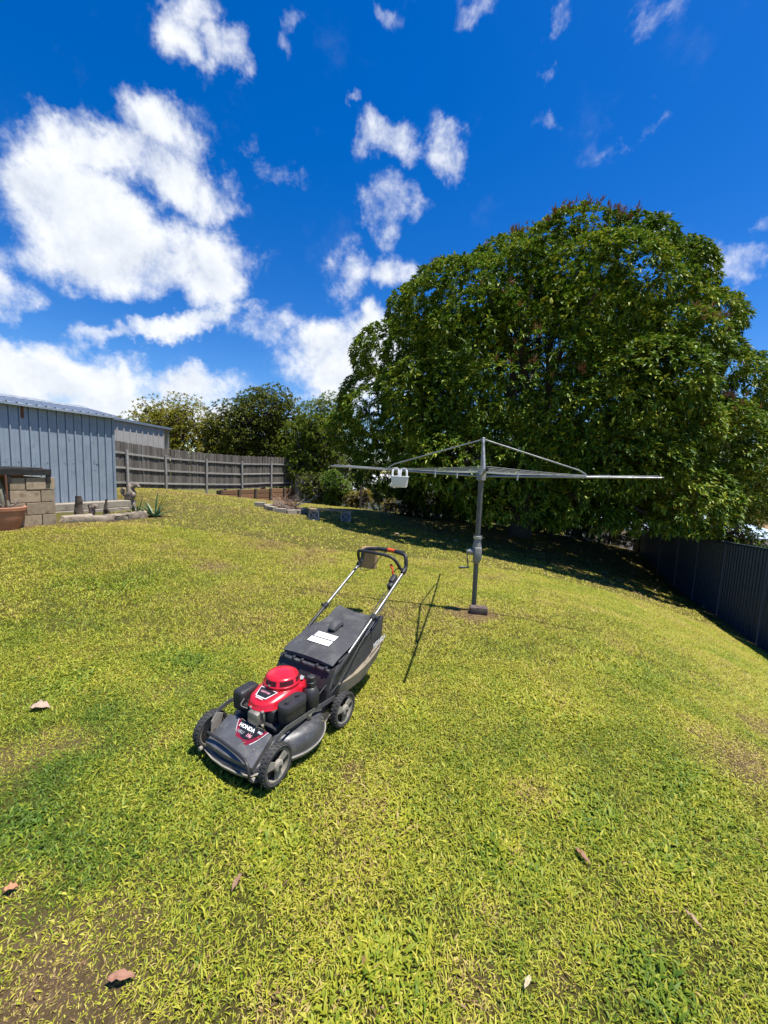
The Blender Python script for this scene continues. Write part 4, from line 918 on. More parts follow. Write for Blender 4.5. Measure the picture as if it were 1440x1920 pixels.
# ------------------------------------------------------------------ rotary clothesline
M_GALV = pm('galvanised_steel', (0.24, 0.25, 0.25), (0.34, 0.35, 0.35), 9, 0.45, 0.6, 0.0, c3=(0.15, 0.14, 0.12), c3scale=5)
M_POLE = pm('dull_pole_steel', (0.10, 0.103, 0.10), (0.15, 0.153, 0.15), 9, 0.55, 0.4, c3=(0.12, 0.09, 0.07), c3scale=6)
M_CASTING = pm('grey_casting', (0.22, 0.215, 0.20), (0.32, 0.31, 0.29), 14, 0.7, 0.4, 0.001, 60)
M_WIRE = pm('line_wire', (0.42, 0.44, 0.42), (0.32, 0.34, 0.33), 9, 0.45, 0.3)
M_BLACKPL = pm('black_plastic', (0.020, 0.020, 0.022), (0.030, 0.030, 0.032), 18, 0.5, 0, 0.0, c3=(0.05, 0.047, 0.042), c3scale=9)
def clothesline():
    bx, by = 1.10, 4.46; z0 = gz(bx, by); lean = Vector((-0.012, -0.03, 1)).normalized()
    t = empty('rotary_clothesline', (bx, by, z0), 0, 'galvanised rotary clothesline with four arms standing on the lawn', 'clothesline')
    zh = 1.585 - z0; hub = lean * zh; top = lean * (zh + 0.405)
    MB().tube([lean * -0.1, lean * 0.62], 0.0275, 16).build('lower_post', M_POLE, t, smooth=True)
    MB().tube([lean * 0.6, hub + lean * 0.02], 0.0300, 16).build('upper_post', M_POLE, t, smooth=True)
    # gear casing with its crank
    c = lean * 0.66
    b = MB(); b.lathe([(0.036, -0.08), (0.042, -0.07), (0.045, 0.02), (0.053, 0.04), (0.051, 0.13), (0.041, 0.17), (0.041, 0.20), (0.036, 0.21)], 16, c)
    b.box(c + Vector((0.0, -0.035, 0.03)), (0.085, 0.075, 0.16), 0.015, seg=2); b.lathe([(0.022, -0.12), (0.036, -0.09), (0.040, -0.03)], 14, c + Vector((0.0, 0, 0.05)), 'x')
    g = b.build('gear_casing', M_CASTING, t, smooth=True, angle=40)
    MB().tube([c + Vector((-0.105, 0, 0.05)), c + Vector((-0.115, -0.01, 0.03)), c + Vector((-0.095, -0.02, -0.13))], 0.007, 8).build('crank_arm', M_POLE, g)
    MB().tube([c + Vector((-0.09, -0.02, -0.133)), c + Vector((-0.20, -0.03, -0.135))], [0.009, 0.016], 10).build('crank_grip', M_BLACKPL, g, smooth=True)
    MB().lathe([(0.05, 0.205), (0.052, 0.235), (0.036, 0.24)], 14, c).build('collar', M_ROOFZ, t, smooth=True)
    # hub, arms and braces
    MB().lathe([(0.038, -0.05), (0.052, -0.045), (0.052, 0.03), (0.044, 0.05), (0.044, 0.09)], 16, hub).build('hub', M_CASTING, t, smooth=True)
    MB().tube([hub, top + Vector((0, 0, -.01))], 0.016, 12).build('inner_mast', M_GALV, t, smooth=True)
    MB().lathe([(0.018, -0.03), (0.024, -0.025), (0.024, 0.015), (0.012, 0.025)], 12, top).build('mast_cap', M_GALV, t, smooth=True)
    ang = math.atan2(-1.0, -0.225); LA = 1.80; tips = []
    for k in range(4):
        d = uv2(ang - math.pi / 2 * k); rise = 0.052
        tip = hub + d * LA + Vector((0, 0, rise)); tips.append((d, tip))
        a = MB().tube([hub + d * 0.035, tip], 0.0105, 12).build('arm', M_GALV, t, smooth=True)
        MB().tube([tip - d * 0.004, tip + d * 0.012], 0.0118, 12).build('end_cap', M_BLACKPL, a, smooth=True)
        br = hub + d * LA * 0.60 + Vector((0, 0, rise * .6))
        MB().tube([top + d * 0.012, top.lerp(br, .93) + Vector((0, 0, 0.045)), br + Vector((0, 0, 0.03)) - d * 0.005, br], 0.0085 if k else 0.012, 10).build('brace', M_GALV, t, smooth=True)
    for j in range(6):
        f = 0.36 + 0.62 * j / 5; loop = []
        for k in range(4):
            d, tip = tips[k]; p = hub.lerp(tip, f) + Vector((0, 0, 0.022)); d2, tip2 = tips[(k + 1) % 4]; q = hub.lerp(tip2, f) + Vector((0, 0, 0.022))
            for u in range(6):
                s = p.lerp(q, u / 6); s.z -= 0.030 * f * math.sin(math.pi * u / 6); loop.append(s)
        b = MB(); b.tube(loop + [loop[0]], 0.0022, 5, False); b.build('line_wire', M_WIRE, t)
    o = Vector((bx, by, z0)); KEEP_OUT.append((bx, by, 0.05))
    # brick-like concrete block at the foot of the post
    x, y = 1.135, 4.36
    tag(lumpy((0.20, 0.11, 0.085), 77, 0.05).build('foot_block', M_DARKWOOD if False else pm('dark_concrete', (0.085, 0.060, 0.050), (0.15, 0.11, 0.09), 20, 0.95, 0, 0.006, 40), None, (x, y, gz(x, y) + 0.040), (0, 0, R(-6)), smooth=True, angle=40), 'dark concrete block at the foot of the clothesline post', 'block')
    KEEP_OUT.append((x, y, 0.10))
    # pegs left on the wires
    mpeg = pm('peg_plastic', (0.55, 0.55, 0.52), (0.62, 0.62, 0.6), 9, 0.5)
    def at_wire(k, j, u):
        f = 0.36 + 0.62 * j / 5; d, tip = tips[k]; d2, tip2 = tips[(k + 1) % 4]; p = hub.lerp(tip, f).lerp(hub.lerp(tip2, f), u); p.z += 0.022 - 0.030 * f * math.sin(math.pi * u); return p + o
    pegs = [(0, 3, 0.33, 'pale clothes peg on the wire between basket and post'), (0, 1, 0.28, 'pale clothes peg on the wire just left of the post'), (3, 2, 0.72, 'pale clothes peg on the wire right of the post')]
    for k, j, u, lb in pegs:
        p = at_wire(k, j, u); pt = empty('clothes_peg', p + Vector((0, 0, -0.062)), random.uniform(0, 3), lb, 'peg', 'pegs on the clothesline')
        for s in (-1, 1): MB().box((s * 0.005, 0, 0.036), (0.007, 0.010, 0.075), 0.002, rot=(0, s * 0.07, 0)).build('jaw', mpeg, pt)
        MB().lathe([(0.006, -0.006), (0.006, 0.006)], 8, (0, 0, 0.045), 'y').build('spring', M_GALV, pt)
    return at_wire, tips, hub
AT_WIRE, TIPS, HUB = clothesline()

def peg_basket():
    p = AT_WIRE(0, 3, 0.64); az = R(-8)
    t = empty('peg_basket', (p.x, p.y, p.z - 0.190), az, 'white plastic peg basket with two handle holes hanging on the clothesline', 'basket')
    t.scale = (0.92,) * 3
    mw = pm('white_plastic', (0.74, 0.75, 0.76), (0.80, 0.80, 0.80), 6, 0.38, 0, c3=(0.58, 0.56, 0.48), c3scale=8, c3lo=.62)
    def ring(w, d, z, r=0.02):
        out = []
        for cx, cy, a0 in ((w / 2 - r, d / 2 - r, 0), (-w / 2 + r, d / 2 - r, 90), (-w / 2 + r, -d / 2 + r, 180), (w / 2 - r, -d / 2 + r, 270)):
            for k in range(4): a = R(a0 + 30 * k); out.append((cx + r * math.cos(a), cy + r * math.sin(a), z))
        return out
    b = MB(); b.loft([ring(.150, .105, 0.0), ring(.168, .118, 0.008), ring(.196, .135, 0.118), ring(.206, .145, 0.122), ring(.204, .143, 0.130), ring(.190, .130, 0.128), ring(.160, .110, 0.010)], cap=True)
    b.build('tub', mw, t, smooth=True, angle=40)
    for s in (-1, 1):          # two looped hangers rise from the front and hook over the wire
        cx = s * 0.046; pts = []
        for u in range(13):
            a = math.pi * u / 12; ex = math.copysign(abs(math.cos(a)) ** 0.45, math.cos(a)); pts.append((cx + 0.036 * ex, -0.058 + 0.028 * math.sin(a), 0.118 + 0.095 * math.sin(a) ** 0.6))
        MB().tube(pts, 0.0115, 8).build('handle', mw, t, smooth=True)
    b = MB()
    for i in range(4):
        for j in range(2): b.box((-0.07 + i * 0.018, -0.0640 + 0.0085 * (1 - (0.085 - j * 0.03) / 0.118), 0.085 - j * 0.030), (0.005, 0.003, 0.022), 0.001)
    b.build('drain_slots', pm('white_plastic_dark', (0.55, 0.55, 0.55), None, rough=.5), t)
peg_basket()

# ------------------------------------------------------------------ the lawn mower
def mower():
    ox, oy, a = -0.725, 1.90, R(-29.5); z0 = gz(-0.55, 2.15) + 0.012
    t = empty('lawn_mower', (ox, oy, z0), a, 'red and black petrol push mower with rear catcher on the lawn', 'lawn mower')
    m_deck = pm('deck_grey', (0.065, 0.065, 0.068), (0.095, 0.095, 0.10), 10, 0.40, 0.3, 0.0006, 80, c3=(0.17, 0.16, 0.145), c3scale=11, c3lo=.55)
    m_apron = pm('apron_silver_grey', (0.105, 0.105, 0.108), (0.14, 0.14, 0.143), 14, 0.40, 0.3, 0.0006, 80, c3=(0.24, 0.22, 0.19), c3scale=13, c3lo=.54)
    m_red = pm('red_cowl', (0.52, 0.010, 0.022), (0.56, 0.014, 0.028), 5, 0.28, 0, 0.0, coat=0.3, c3=(0.40, 0.05, 0.05), c3scale=12, c3lo=.66, c3hi=.8)
    m_blk = M_BLACKPL; m_eng = pm('engine_dark', (0.022, 0.022, 0.024), (0.05, 0.048, 0.046), 24, 0.6, 0.3, 0.002, 60, c3=(0.12, 0.10, 0.07), c3scale=10)
    m_alu = pm('engine_alloy', (0.40, 0.38, 0.33), (0.28, 0.26, 0.21), 20, 0.5, 0.7, 0.001, 60)
    m_tyre = pm('dusty_rubber', (0.028, 0.028, 0.029), (0.055, 0.052, 0.048), 20, 0.85, 0, 0.0008, 90, c3=(0.13, 0.115, 0.09), c3scale=12)
    m_rim = pm('dusty_rim', (0.20, 0.18, 0.15), (0.32, 0.29, 0.24), 16, 0.8, 0, 0.001, 60, c3=(0.09, 0.08, 0.07), c3scale=9)
    m_chrome = pm('tube_chrome', (0.20, 0.20, 0.20), (0.27, 0.27, 0.26), 12, 0.48, 0.9, c3=(0.45, 0.42, 0.38), c3scale=9)
    m_cloth = pm('catcher_cloth', (0.040, 0.040, 0.043), (0.065, 0.065, 0.068), 8, 0.7, 0, 0.0015, 120, c3=(0.14, 0.135, 0.125), c3scale=6, c3lo=.52, c3hi=.8)
    m_dust = pm('dusty_catcher_base', (0.30, 0.25, 0.18), (0.20, 0.165, 0.12), 12, 0.95, 0, 0.002, 60, c3=(0.10, 0.085, 0.07), c3scale=6)
    m_white = pm('white_print', (0.78, 0.78, 0.77), None, rough=0.5); m_dred = pm('dark_red_print', (0.22, 0.012, 0.03), None, rough=0.35); m_bprint = pm('black_print', (0.015, 0.015, 0.016), None, rough=0.35)
    m_pink = pm('pink_print', (0.70, 0.30, 0.36), None, rough=0.5); m_gprint = pm('grey_print', (0.30, 0.30, 0.31), None, rough=0.5); m_or = pm('orange_plastic', (0.70, 0.09, 0.02), None, rough=0.4)
    m_label = pm('worn_label', (0.70, 0.69, 0.66), (0.80, 0.79, 0.77), 30, 0.5, c3=(0.55, 0.48, 0.42), c3scale=14, c3lo=.6)
    # -- deck: lofted skirt with the round blade housing on both sides
    out = []
    def arc(cx, cy, r, a0, a1, n): return [(cx + r * math.cos(R(a0 + (a1 - a0) * k / n)), cy + r * math.sin(R(a0 + (a1 - a0) * k / n))) for k in range(n + 1)]
    out += [(-0.17, -0.055), (-0.09, -0.074), (0.0, -0.080), (0.09, -0.074), (0.17, -0.055), (0.195, -0.02), (0.20, 0.06), (0.218, 0.10)]
    out += arc(0.035, 0.275, 0.255, -42, 38, 14) + [(0.215, 0.455), (0.20, 0.53), (-0.20, 0.53), (-0.215, 0.455)] + arc(-0.02, 0.275, 0.245, 142, 222, 12) + [(-0.205, 0.09), (-0.20, 0.06), (-0.195, -0.02)]
    cx, cy = 0.0, 0.25
    def ringz(z, ins, zf=None):
        r_ = []
        for x, y in out:
            dx, dy = x - cx, y - cy; l = math.hypot(dx, dy); k = (l - ins) / l
            r_.append((cx + dx * k, cy + dy * k, z if zf is None else zf(y, z)))
        return r_
    slope = lambda y, z: z - max(0.0, min(1.0, (0.10 - y) / 0.17)) * 0.085 * max(0, (z - 0.07) / 0.10)
    b = MB(); b.loft([ringz(0.050, -0.008), ringz(0.062, -0.010), ringz(0.066, 0.0), ringz(0.100, 0.001, slope), ringz(0.132, 0.014, slope), ringz(0.152, 0.034, slope), ringz(0.164, 0.062, slope), ringz(0.168, 0.11, slope), ringz(0.170, 0.17, slope)])
    deck = b.build('deck', m_deck, t, smooth=True, angle=50)
    b = MB(); b.loft([ringz(0.046, -0.006), ringz(0.0635, -0.0125), ringz(0.0640, 0.002)], cap=False); b.build('deck_lip', m_rim, deck, smooth=True)
    # -- front apron with decal
    P0, P1 = Vector((0, -0.058, 0.108)), Vector((0, 0.085, 0.190)); up_ = (P1 - P0).normalized(); nn = Vector((1, 0, 0)).cross(up_).normalized()
    W0, W1 = 0.178, 0.165
    b = MB(); rows = []
    for i in range(7):
        f = i / 6; y = P0.lerp(P1, f); wv = W0 + (W1 - W0) * f; row = []
        for k in range(13):
            x = -1 + k / 6; dz = 0.010 * (1 - x ** 4); dy = -0.016 * (1 - x * x) * (1 - f)
            row.append((x * wv, y.y + dy, y.z + dz - 0.004))
        rows.append(row)
    skirt0 = [(x, y + 0.012, z - 0.05) for x, y, z in rows[0]]
    b.loft([skirt0] + rows, cap=False, closed=False)
    for s in (0, -1): b.poly([rows[i][s] for i in range(7)] + [(rows[6][s][0], rows[6][s][1], 0.12), (rows[0][s][0], rows[0][s][1] + 0.01, 0.07)])
    apron = b.build('front_apron', m_apron, t, smooth=True, angle=45)
    def on_apron(x, v, h=0.0):
        p = P0 + up_ * v; return Vector((x, p.y, p.z + 0.006)) + nn * h
    def shield(s, v0, v1, h):
        pts = []
        for k in range(15):
            u = -1 + k / 7; pts.append(on_apron(0.035 + u * 0.112 * s, v1 + (v0 - v1) * (1 - abs(u) ** 2.2), h))
        return pts
    MB().poly(shield(1.0, 0.052, 0.160, 0.0015), nn * 0.001).build('decal_edge', m_white, apron)
    MB().poly(shield(0.97, 0.056, 0.1602, 0.0028), nn * 0.001).build('decal', m_dred, apron)
    MB().poly(shield(0.82, 0.084, 0.1604, 0.0040), nn * 0.001).build('decal_panel', m_bprint, apron)
    def text(s, size, mat, parent, origin, xdir, ydir, off, bold=0.0, name='lettering', shear=0.0, sx=1.0):
        cu = bpy.data.curves.new('txt', 'FONT'); cu.body = s; cu.size = size; cu.align_x = 'CENTER'; cu.align_y = 'CENTER'; cu.extrude = 0.0006; cu.offset = bold; cu.shear = shear; cu.resolution_u = 2
        tmp = bpy.data.objects.new('txt', cu); col.objects.link(tmp); dg = bpy.context.evaluated_depsgraph_get(); me = bpy.data.meshes.new_from_object(tmp.evaluated_get(dg)); bpy.data.objects.remove(tmp); bpy.data.curves.remove(cu)
        xd, yd = Vector(xdir).normalized(), Vector(ydir).normalized(); zd = xd.cross(yd).normalized(); yd = zd.cross(xd)
        M4 = Matrix.Translation(Vector(origin) + zd * off) @ Matrix((xd, yd, zd)).transposed().to_4x4() @ Matrix.Diagonal((sx, 1, 1, 1)); me.transform(M4); me.name = name
        me.materials.clear(); me.materials.append(mat); return link(name, me, None, parent)
    X = (1, 0, 0)
    text('HONDA', 0.027, m_white, apron, on_apron(0.012, 0.136), X, up_, 0.0062, 0.0009, sx=1.12)
    text('HRU', 0.024, m_gprint, apron, on_apron(-0.012, 0.106), X, up_, 0.0062, 0.0004, shear=.25)
    text('196', 0.024, m_pink, apron, on_apron(0.052, 0.106), X, up_, 0.0062, 0.0008, shear=.25)
    text('PRO', 0.016, m_white, apron, on_apron(0.105, 0.140), X, up_, 0.0062, 0.0004)
    # -- bumper tube
    MB().tube([(-0.198, 0.0, 0.085), (-0.196, -0.035, 0.125), (-0.17, -0.045, 0.150), (-0.08, -0.050, 0.152), (0.02, -0.058, 0.150), (0.11, -0.068, 0.146), (0.165, -0.078, 0.135), (0.185, -0.083, 0.10), (0.188, -0.080, 0.065), (0.205, -0.07, 0.058), (0.225, -0.06, 0.06)], 0.0075, 10, smooth_n=5).build('bumper_tube', m_blk, t, smooth=True)
    for s in (-1, 1): MB().lathe([(0.001, -0.012), (0.011, -0.010), (0.011, 0.006)], 10, (s * 0.20, -0.068, 0.062), 'y').build('bumper_bolt', m_rim, t, smooth=True)
    # -- wheels
    def wheel(x, y, r, s, w=0.046):
        prof = [(r * .80, -w / 2 + .004), (r * .93, -w / 2), (r * .985, -w / 2 + .006), (r, -w / 4), (r, w / 4), (r * .985, w / 2 - .006), (r * .93, w / 2), (r * .80, w / 2 - .004), (r * .78, 0), (r * .80, -w / 2 + .004)]
        b = MB(); b.lathe(prof, 36, (0, 0, 0), 'x', cap=False)
        n = 30
        for k in range(n):        # tread lugs
            for q in (-1, 1):
                aa = 2 * math.pi * (k + (0.5 if q > 0 else 0)) / n; b.box((q * w * .25, r * 0.999 * math.cos(aa), r * 0.999 * math.sin(aa)), (w * .36, 0.010, 0.005), 0, rot=(aa - math.pi / 2, 0, 0))
        wo = b.build('wheel', m_tyre, t, (x, y, r), smooth=True, angle=40)
        b = MB(); f = s * w * 0.20
        b.lathe([(r * .80, -w * .36), (r * .80, w * .36), (r * .74, w * .36), (r * .72, 0.002), (r * .72, -0.002), (r * .74, -w * .36), (r * .80, -w * .36)], 36, (0, 0, 0), 'x', cap=False)
        for k in range(3):
            a0 = 2 * math.pi * k / 3 + 0.6
            pts = [(r * .24, a0 - .55), (r * .73, a0 - .34), (r * .73, a0 + .34), (r * .24, a0 + .55)]
            b.poly([(f - s * 0.004, q * math.cos(a_), q * math.sin(a_)) for q, a_ in pts], (s * 0.010, 0, 0))
        b.build('rim', m_rim, wo, smooth=True, angle=40)
        MB().lathe([(r * .73, -0.002), (r * .73, 0.002)], 28, (-s * w * .26, 0, 0), 'x').build('back_disc', m_eng, wo)
        sg = [(r * .30, 0), (r * .30, 0.010), (r * .24, 0.018), (r * .12, 0.020)]
        MB().lathe([(q, f + s * z) for q, z in sg], 20, (0, 0, 0), 'x').build('hub_cap', m_rim, wo, smooth=True, angle=40)
        MB().lathe([(0.001, f + s * 0.026), (0.008, f + s * 0.026), (0.008, f + s * 0.018)], 8, (0, 0, 0), 'x').build('axle_nut', m_eng, wo)
    for x, y, r, s in ((0.250, 0.030, 0.099, 1), (-0.250, 0.030, 0.099, -1), (0.268, 0.575, 0.104, 1), (-0.268, 0.575, 0.104, -1)): wheel(x, y, r, s)
    for y, hw in ((0.03, 0.245), (0.575, 0.262)): MB().tube([(-hw, y, 0.103), (hw, y, 0.103)], 0.009, 8).build('axle', m_eng, t)
    for s in (-1, 1):       # front height levers / brackets
        MB().poly([(s * 0.215, 0.0, 0.06), (s * 0.215, 0.06, 0.08), (s * 0.215, 0.085, 0.175), (s * 0.215, 0.045, 0.20), (s * 0.215, 0.01, 0.165)], (s * 0.006, 0, 0)).build('wheel_bracket', m_rim, t)
    # -- flat linkage bar along the right side
    def flat_bar(pts, w, th):
        b = MB(); b.loft([[(x - th / 2, y, z - w / 2), (x + th / 2, y, z - w / 2), (x + th / 2, y, z + w / 2), (x - th / 2, y, z + w / 2)] for x, y, z in pts]); return b
    flat_bar([(0.222, 0.02, 0.168), (0.222, 0.065, 0.205), (0.222, 0.13, 0.218), (0.222, 0.36, 0.198), (0.222, 0.55, 0.176)], 0.026, 0.005).build('linkage_bar', m_apron, t)
    flat_bar([(-0.222, 0.02, 0.168), (-0.222, 0.065, 0.205), (-0.222, 0.13, 0.218), (-0.222, 0.36, 0.198), (-0.222, 0.55, 0.176)], 0.026, 0.005).build('linkage_bar', m_apron, t)
    # -- engine
    EX = 0.015
    b = MB(); b.box((EX, 0.27, 0.215), (0.22, 0.27, 0.11), 0.02, seg=2); b.box((EX, 0.27, 0.18), (0.28, 0.30, 0.04), 0.01)
    for k in range(6): b.box((EX - 0.03, 0.135, 0.185 + k * 0.014), (0.13, 0.05, 0.005))
    b.build('engine_block', m_eng, t, smooth=True, angle=40)
    b = MB(); b.box((EX + 0.012, 0.098, 0.228), (0.078, 0.045, 0.072), 0.012, seg=2); b.box((EX + 0.012, 0.120, 0.228), (0.10, 0.016, 0.092), 0.006)
    cover = b.build('valve_cover', m_alu, t, smooth=True, angle=40)
    for sx in (-1, 1):
        for sz in (-1, 1): MB().lathe([(0.001, -0.010), (0.008, -0.010), (0.008, 0.004)], 8, (EX + 0.012 + sx * 0.043, 0.110, 0.228 + sz * 0.038), 'y').build('cover_bolt', m_rim, cover)
    MB().tube([(EX - 0.05, 0.10, 0.255), (EX - 0.085, 0.085, 0.27), (EX - 0.10, 0.12, 0.285)], 0.005, 8, smooth_n=4).build('spark_lead', m_blk, t, smooth=True)
    # cowl: plan outline lofted upwards
    cow = [(-0.055, 0.115), (0.0, 0.105), (0.055, 0.115), (0.088, 0.150), (0.112, 0.22), (0.122, 0.30), (0.118, 0.375), (0.085, 0.425), (0.0, 0.442), (-0.085, 0.425), (-0.118, 0.375), (-0.122, 0.30), (-0.112, 0.22), (-0.088, 0.150)]
    cc = (0.0, 0.285)
    def cring(z, ins, tilt=0.0):
        r_ = []
        for x, y in cow:
            dx, dy = x - cc[0], y - cc[1]; l = math.hypot(dx, dy); k = (l - ins) / l; yy = cc[1] + dy * k
            r_.append((EX + dx * k, yy, z - tilt * max(0, 0.30 - yy)))
        return r_
    b = MB(); b.loft([cring(0.262, -0.004), cring(0.268, -0.006), cring(0.274, 0.0), cring(0.306, 0.003, .08), cring(0.322, 0.012, .13), cring(0.334, 0.030, .17), cring(0.340, 0.050, .19), cring(0.343, 0.10, .19)])
    cowl = b.build('engine_cowl', m_red, t, smooth=True, angle=38)
    # recoil dome with slots
    dc = (EX, 0.312, 0.334)
    b = MB(); b.lathe([(0.106, -0.004), (0.106, 0.010), (0.101, 0.014), (0.092, 0.041), (0.084, 0.049), (0.066, 0.054), (0.03, 0.057), (0.001, 0.058)], 40, dc)
    dome = b.build('recoil_dome', m_red, cowl, smooth=True, angle=40)
    m_slot = pm('slot_dark', (0.06, 0.003, 0.006), None, rough=.6)
    for k in range(5):
        zz = 0.0165 + k * 0.0052; rr = 0.1012 - (zz - 0.014) * 0.333
        for q in range(6):
            a0 = 60 * q + 6; b = MB(); n = 7; ri = []
            for u in range(n + 1):
                aa = R(a0 + 48 * u / n); c_, s_ = math.cos(aa), math.sin(aa)
                ri.append([(dc[0] + (rr - .003) * c_, dc[1] + (rr - .003) * s_, dc[2] + zz), (dc[0] + (rr + .0008) * c_, dc[1] + (rr + .0008) * s_, dc[2] + zz), (dc[0] + (rr + .0001) * c_, dc[1] + (rr + .0001) * s_, dc[2] + zz + .0034), (dc[0] + (rr - .003) * c_, dc[1] + (rr - .003) * s_, dc[2] + zz + .0034)])
            b.loft(ri); b.build('vent_slot', m_slot, dome)
    MB().lathe([(0.001, 0.008), (0.008, 0.008), (0.008, 0)], 8, (dc[0], dc[1] - 0.100, dc[2] + 0.012), 'z').build('dome_screw', m_alu, dome)
    # cowl decal
    def on_cowl(x, y, h): return Vector((EX + x, y, 0.341 - .188 * max(0, 0.30 - y) + 0.0035 + h))
    sl = Vector((0, 1, .188)).normalized()
    def trap(g, h): return [on_cowl(-0.058 - g, 0.208 + g, h), on_cowl(-0.034 - g, 0.150 - g, h), on_cowl(0.034 + g, 0.150 - g, h), on_cowl(0.058 + g, 0.208 + g, h)]
    MB().poly(trap(0.005, -0.0005), (0, 0, 0.001)).build('decal_edge', m_white, cowl); MB().poly(trap(0.0, 0.0012), (0, 0, 0.001)).build('decal', m_bprint, cowl)
    text('GXV160', 0.019, m_pink, cowl, on_cowl(0, 0.182, 0.002), X, sl, 0.0012, 0.0003); text('HONDA', 0.011, m_white, cowl, on_cowl(0, 0.136, 0.0), X, sl, 0.0008, 0.0004, sx=1.3)
    MB().poly([on_cowl(0.066, 0.400, 0.004), on_cowl(0.085, 0.36, 0.001), on_cowl(0.10, 0.375, -0.004), on_cowl(0.088, 0.405, -0.003)], (0, 0, 0.001)).build('warning_label', m_gprint, cowl)
    # muffler box on the left, air filter on the right, filler bottle behind it
    MB().box((EX - 0.145, 0.175, 0.262), (0.078, 0.135, 0.115), 0.018, seg=3).build('muffler_box', m_blk, t, smooth=True, angle=40)
    def stadium(cx, cy, L, w, z, az, n=8):
        r_ = []
        for a0, sgn in ((-90, 1), (90, -1)):
            for k in range(n + 1):
                aa = R(a0 + 180 * k / n); r_.append((sgn * (L / 2 - w / 2) + w / 2 * math.cos(aa), w / 2 * math.sin(aa)))
        ca, sa = math.cos(az), math.sin(az); return [(cx + x * ca - y * sa, cy + x * sa + y * ca, z) for x, y in r_]
    fx, fy, fa = EX + 0.160, 0.225, R(88)
    b = MB(); b.loft([stadium(fx, fy, .170, .080, .222, fa), stadium(fx, fy, .176, .086, .232, fa), stadium(fx, fy, .176, .086, .278, fa), stadium(fx, fy, .182, .092, .281, fa), stadium(fx, fy, .182, .092, .308, fa), stadium(fx, fy, .174, .084, .314, fa)])
    filt = b.build('air_filter_box', m_blk, t, smooth=True, angle=40)
    for yy in (0.185, 0.265): MB().box((fx, yy, 0.320), (0.012, 0.030, 0.018), 0.004).lathe([(0.012, 0.312), (0.012, 0.318)], 12, (fx, yy, 0)).build('filter_knob', m_blk, filt)
    MB().box((fx, 0.24, 0.19), (0.07, 0.12, 0.07), 0.012, seg=2).build('carburettor', m_eng, t, smooth=True, angle=40)
    MB().lathe([(0.030, 0.17), (0.045, 0.20), (0.048, 0.255), (0.046, 0.295), (0.030, 0.318), (0.022, 0.322), (0.026, 0.326), (0.027, 0.350), (0.022, 0.354), (0.020, 0.358), (0.024, 0.360), (0.024, 0.382), (0.018, 0.386)], 20, (EX + 0.165, 0.375, 0)).build('filler_bottle', m_blk, t, smooth=True, angle=35)
    MB().tube([(fx - .02, .17, .20), (fx + .03, .16, .185), (fx + .045, .24, .19), (fx + 0.03, 0.33, 0.20)], 0.004, 6, smooth_n=4).build('fuel_hose', m_blk, t, smooth=True)
    MB().lathe([(0.012, 0.165), (0.018, 0.175), (0.018, 0.195)], 12, (EX + .20, .315, 0)).build('drain_cap', m_alu, t, smooth=True)
    # -- rear body plate and hinge
    b = MB(); b.loft([[(-0.215, 0.46, 0.14), (0.215, 0.46, 0.14), (0.215, 0.60, 0.14), (-0.215, 0.60, 0.14)], [(-0.215, 0.48, 0.25), (0.215, 0.48, 0.25), (0.215, 0.60, 0.25), (-0.215, 0.60, 0.25)], [(-0.212, 0.535, 0.352), (0.212, 0.535, 0.352), (0.212, 0.61, 0.352), (-0.212, 0.61, 0.352)]]); b.build('rear_housing', m_blk, t)
    MB().tube([(-0.20, 0.52, 0.352), (0.20, 0.52, 0.352)], 0.007, 10).build('hinge_rod', m_chrome, t, smooth=True)
    for x in (-0.17, -0.09, -0.02, 0.10, 0.17): MB().box((x, 0.522, 0.355), (0.018, 0.026, 0.030), 0.004).build('hinge_lug', m_blk, t)
    # -- catcher: flap, bag, dusty base
    def brow(y, zt, zb, w, crown=0.012, nx=9):
        top_ = [(-w + 2 * w * k / nx, y, zt + crown * (1 - (2 * k / nx - 1) ** 2)) for k in range(nx + 1)]
        bot = [(w * 0.9 - 2 * w * .9 * k / nx, y, zb) for k in range(nx + 1)]
        return top_ + bot
    b = MB(); b.loft([brow(0.545, 0.375, 0.362, 0.205), brow(0.60, 0.398, 0.384, 0.207), brow(0.74, 0.430, 0.416, 0.207, .014), brow(0.86, 0.455, 0.440, 0.205, .016), brow(0.885, 0.456, 0.445, 0.203, .012)])
    flap = b.build('catcher_flap', m_cloth, t, smooth=True, angle=35)
    from mathutils import noise as mn
    def crinkle(b, amp, sc):
        for v in b.bm.verts: v.co += mn.noise_vector(v.co * sc) * amp
    b = MB(); b.loft([brow(0.61, 0.376, 0.150, 0.200), brow(0.70, 0.395, 0.145, 0.210), brow(0.80, 0.415, 0.150, 0.212), brow(0.90, 0.440, 0.165, 0.212), brow(1.00, 0.450, 0.190, 0.210, -.004), brow(1.08, 0.474, 0.215, 0.205, -.022), brow(1.16, 0.500, 0.250, 0.200, -.034), brow(1.185, 0.496, 0.270, 0.196, -.034), brow(1.19, 0.45, 0.29, 0.19, -.008)])
    bmesh.ops.subdivide_edges(b.bm, edges=b.bm.edges[:], cuts=1, use_grid_fill=True); crinkle(b, 0.012, 13)
    bag = b.build('catcher_bag', m_cloth, t, smooth=True, angle=60)
    b = MB(); b.loft([brow(0.62, 0.215, 0.115, 0.196, 0), brow(0.80, 0.215, 0.118, 0.222, 0), brow(0.95, 0.245, 0.140, 0.226, 0), brow(1.08, 0.285, 0.185, 0.222, 0), brow(1.175, 0.315, 0.245, 0.208, 0), brow(1.195, 0.31, 0.27, 0.19, 0)])
